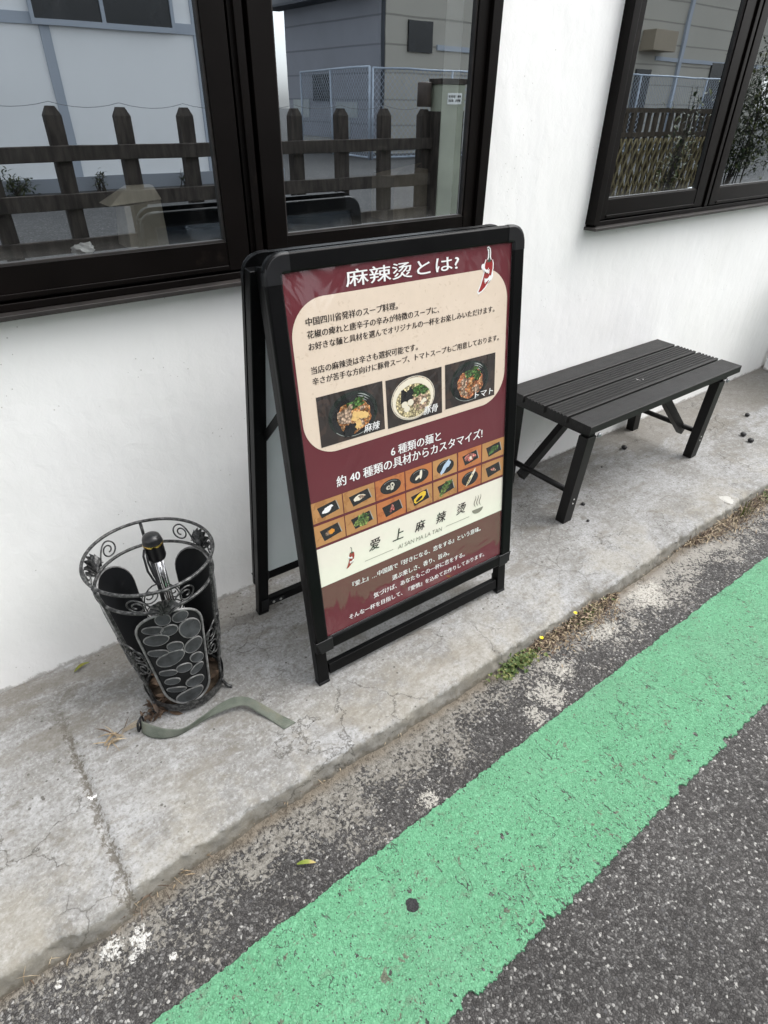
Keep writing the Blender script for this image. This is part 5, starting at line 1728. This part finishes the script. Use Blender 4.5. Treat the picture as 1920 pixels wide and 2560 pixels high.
gh = house('pale_house', 'pale house standing farthest back between the white and the beige house', 10.5, 17.5, -32, -40, 6.5, plain('pale_far_render', (.55, .60, .64), .06), M['roof'], .5)
bh = house('beige_house', 'long beige house with lapped siding beyond the chain link fence', 11.95, 33, -15, -20.3, 6.2, plain('beige_siding', (.44, .42, .37), .07, .6, .75, .62), M['roof'], .6)
bm = NB()
for (x0, x1, z0, z1) in ((12.7, 13.55, 2.36, 3.05), (23.4, 24.3, ROADZ, 2.35), (28.4, 29.6, ROADZ, 2.7)):
    box(bm, (x0, -14.998, z0), (x1, -14.94, z1))
obj('window', bm, M['darkpane'], bh)
bm = NB()
box(bm, (13.75, -14.998, 2.44), (23.0, -14.95, 2.56))
box(bm, (25.9, -14.998, 0.2), (26.1, -14.90, 6.0)); box(bm, (24.4, -14.998, 2.62), (33, -14.95, 2.74))
obj('trim', bm, M['trim'], bh)
bm = NB(); box(bm, (23.35, -14.997, 2.86), (24.75, -14.45, 3.45))
obj('air_conditioner_cover', bm, plain('tan_cover', (.34, .29, .22)), bh, bevel=.02)

# chain link fences
M['galv'] = simple('galvanised_steel', (.40, .46, .54), .5, .3, .1, 6)
def chainlink(name, label, P0, P1, h, pitch, wr):
    P0, P1 = Vector(P0), Vector(P1)
    L_ = (P1 - P0).length; d = (P1 - P0) / L_
    t = thing(name, tuple((P0 + P1) / 2), label, 'fence')
    n = max(1, round(L_ / 2.0))
    for i in range(n + 1):
        c = P0 + d * L_ * i / n
        bm = NB(); tube(bm, [c, c + Vector((0, 0, h))], .028, 8); obj('post', bm, M['galv'], t)
    for z in (0.06, h):
        bm = NB(); tube(bm, [P0 + Vector((0, 0, z)), P1 + Vector((0, 0, z))], .024, 8); obj('rail', bm, M['galv'], t)
    bm = NB()
    hh = h - .08
    s = -hh
    while s < L_:
        for sg in (1, -1):
            a, b = (s, s + hh) if sg > 0 else (s + hh, s)
            z0, z1 = .06, h - .02
            # clip to the span
            def cl(u0, w0, u1, w1):
                pts = []
                for u, w in ((u0, w0), (u1, w1)):
                    uu = min(max(u, 0), L_)
                    ww = w0 + (w1 - w0) * ((uu - u0) / (u1 - u0))
                    pts.append((uu, ww))
                return pts
            q = cl(a, z0, b, z1)
            if abs(q[0][0] - q[1][0]) > .02:
                tube(bm, [P0 + d * u + Vector((0, 0, w)) for u, w in q], wr, 3, cap=False)
        s += pitch
    obj('mesh', bm, M['galv'], t)
    return t
bm = NB(); box(bm, (11.90, -20.25, ROADZ + .3), (11.948, -15.05, 3.55)); obj('shaded_side_face', bm, plain('shaded_side_grey', (.27, .28, .315), .12, 1.2, .7, .62), bh)  # side face of the beige house, its shade put into the grey colour
bm = NB(); hexa(bm, [(11.25, -20.6, 3.551), (11.947, -20.6, 3.551), (11.947, -14.9, 3.551), (11.25, -14.9, 3.551)], [(11.30, -20.6, 3.62), (11.947, -20.6, 3.95), (11.947, -14.9, 3.95), (11.30, -14.9, 3.62)]); obj('lean_to_roof', bm, M['roof'], bh)
bm = NB(); box(bm, (11.84, -18.6, 1.2), (11.899, -17.6, 1.9)); obj('window', bm, M['darkpane'], bh)
bm = NB()
for (y0, y1, z0, z1) in ((-19.9, -18.9, .75, 1.25), (-17.3, -16.2, .8, 1.2), (-17.1, -16.6, .3, .72)):
    box(bm, (11.86, y0, z0), (11.899, y1, z1))
obj('notice_panel', bm, plain('pale_panel', (.42, .45, .44), .2, 5), bh)
bm = NB(); tube(bm, [(11.88, -15.02, ROADZ), (11.88, -15.02, 3.5)], .05, 8); obj('downpipe', bm, M['roof'], bh)
chainlink('chain_link_fence', 'galvanised chain link fence running back beside the white house', (10.27, -13.4, ROADZ), (11.0, -17.9, ROADZ), 1.97, .14, .006)
chainlink('chain_link_fence', 'galvanised chain link fence in front of the beige house', (10.33, -13.35, ROADZ), (15.3, -13.1, ROADZ), 1.95, .14, .006)
chainlink('chain_link_fence', 'galvanised chain link fence far along behind the wooden screen', (17.5, -12.0, ROADZ), (25.0, -12.0, ROADZ), 2.05, .14, .006)

# wooden screen with an expanding trellis
scr = thing('wooden_screen', (10.2, -5.0, ROADZ), 'brown wooden picket screen with an expanding trellis across the road', 'screen')
bm = NB()
for k in range(16):
    x = 8.6 + k * .19
    box(bm, (x, -5.02, ROADZ), (x + .075, -4.98, 1.13))
obj('pickets', bm, M['darkwood'], scr)
for z in (1.131, .82):
    bm = NB(); box(bm, (8.5, -5.03, z), (11.55, -4.97, z + .06)); obj('rail', bm, M['darkwood'], scr)
bm = NB()
for k in range(-5, 24):
    for sg in (1, -1):
        x = 8.6 + k * .13
        pts = [(x + sg * .36 * j / 8, -4.955 + .012 * sg + .006 * math.sin(j), .02 + .78 * j / 8) for j in range(9)]
        if min(p[0] for p in pts) < 8.4 or max(p[0] for p in pts) > 11.6: continue
        tube(bm, pts, .014, 5)
obj('trellis', bm, simple('tan_trellis', (.22, .18, .09), .8), scr)

def shrub(name, label, x, y, h, rad, n, seed, tall=False):
    t = thing(name, (x, y, ROADZ), label, 'shrub')
    rnd = random.Random(seed)
    bm = NB(); bl = NB()
    stems = 9 if not tall else 6
    for k in range(stems):
        a = rnd.uniform(0, 6.28); rr = rad * rnd.uniform(.2, .9)
        top = Vector((x + rr * math.cos(a), y + rr * math.sin(a) * .7, ROADZ + h * rnd.uniform(.6, 1)))
        base = Vector((x + rnd.gauss(0, .05), y + rnd.gauss(0, .05), ROADZ))
        midp = base.lerp(top, .5) + Vector((rnd.gauss(0, .06), rnd.gauss(0, .06), 0))
        tube(bm, [base, midp, top], [.012, .008, .003], 5)
        for q in range(n // stems):
            f = rnd.uniform(.25, 1)
            c = (base.lerp(midp, f * 2) if f < .5 else midp.lerp(top, f * 2 - 1)) + Vector((rnd.gauss(0, rad * .22), rnd.gauss(0, rad * .22), rnd.gauss(0, .05)))
            leaf(bl, c, (rnd.gauss(0, 1), rnd.gauss(0, 1), rnd.uniform(-.2, 1)), rnd.uniform(.05, .11), rnd.uniform(.02, .045), 0, rnd.randrange(2), .1, 3)
    obj('stem', bm, M['oldwood'], t)
    obj('foliage', bl, [M['shrub1'], M['shrub2']], t)
M['shrub1'] = leafmat('shrub_dark', (.018, .030, .011), (.040, .055, .018))
M['shrub2'] = leafmat('shrub_light', (.07, .085, .03), (.11, .12, .04))
shrub('shrub', 'upright leafy shrub standing before the trellis screen', 8.6, -4.0, 1.5, .32, 330, 2)
shrub('shrub', 'dense dark bush at the right end of the trellis screen', 10.3, -4.0, 2.1, .75, 2600, 3)
shrub('shrub', 'broad dark bush beyond the end of the screen', 12.3, -4.1, 2.6, 1.0, 2800, 4)
shrub('shrub', 'low green bush at the foot of the white house wall', 1.4, -10.1, .3, .3, 200, 6)
for i, (x, s, lb) in enumerate(((2.65, 5, 'young weed at the house wall behind the left fence posts'), (4.05, 7, 'leafy weed at the house wall behind the right fence posts'))):
    shrub('shrub', lb, x, -10.15, .28, .12, 60, 20 + i)
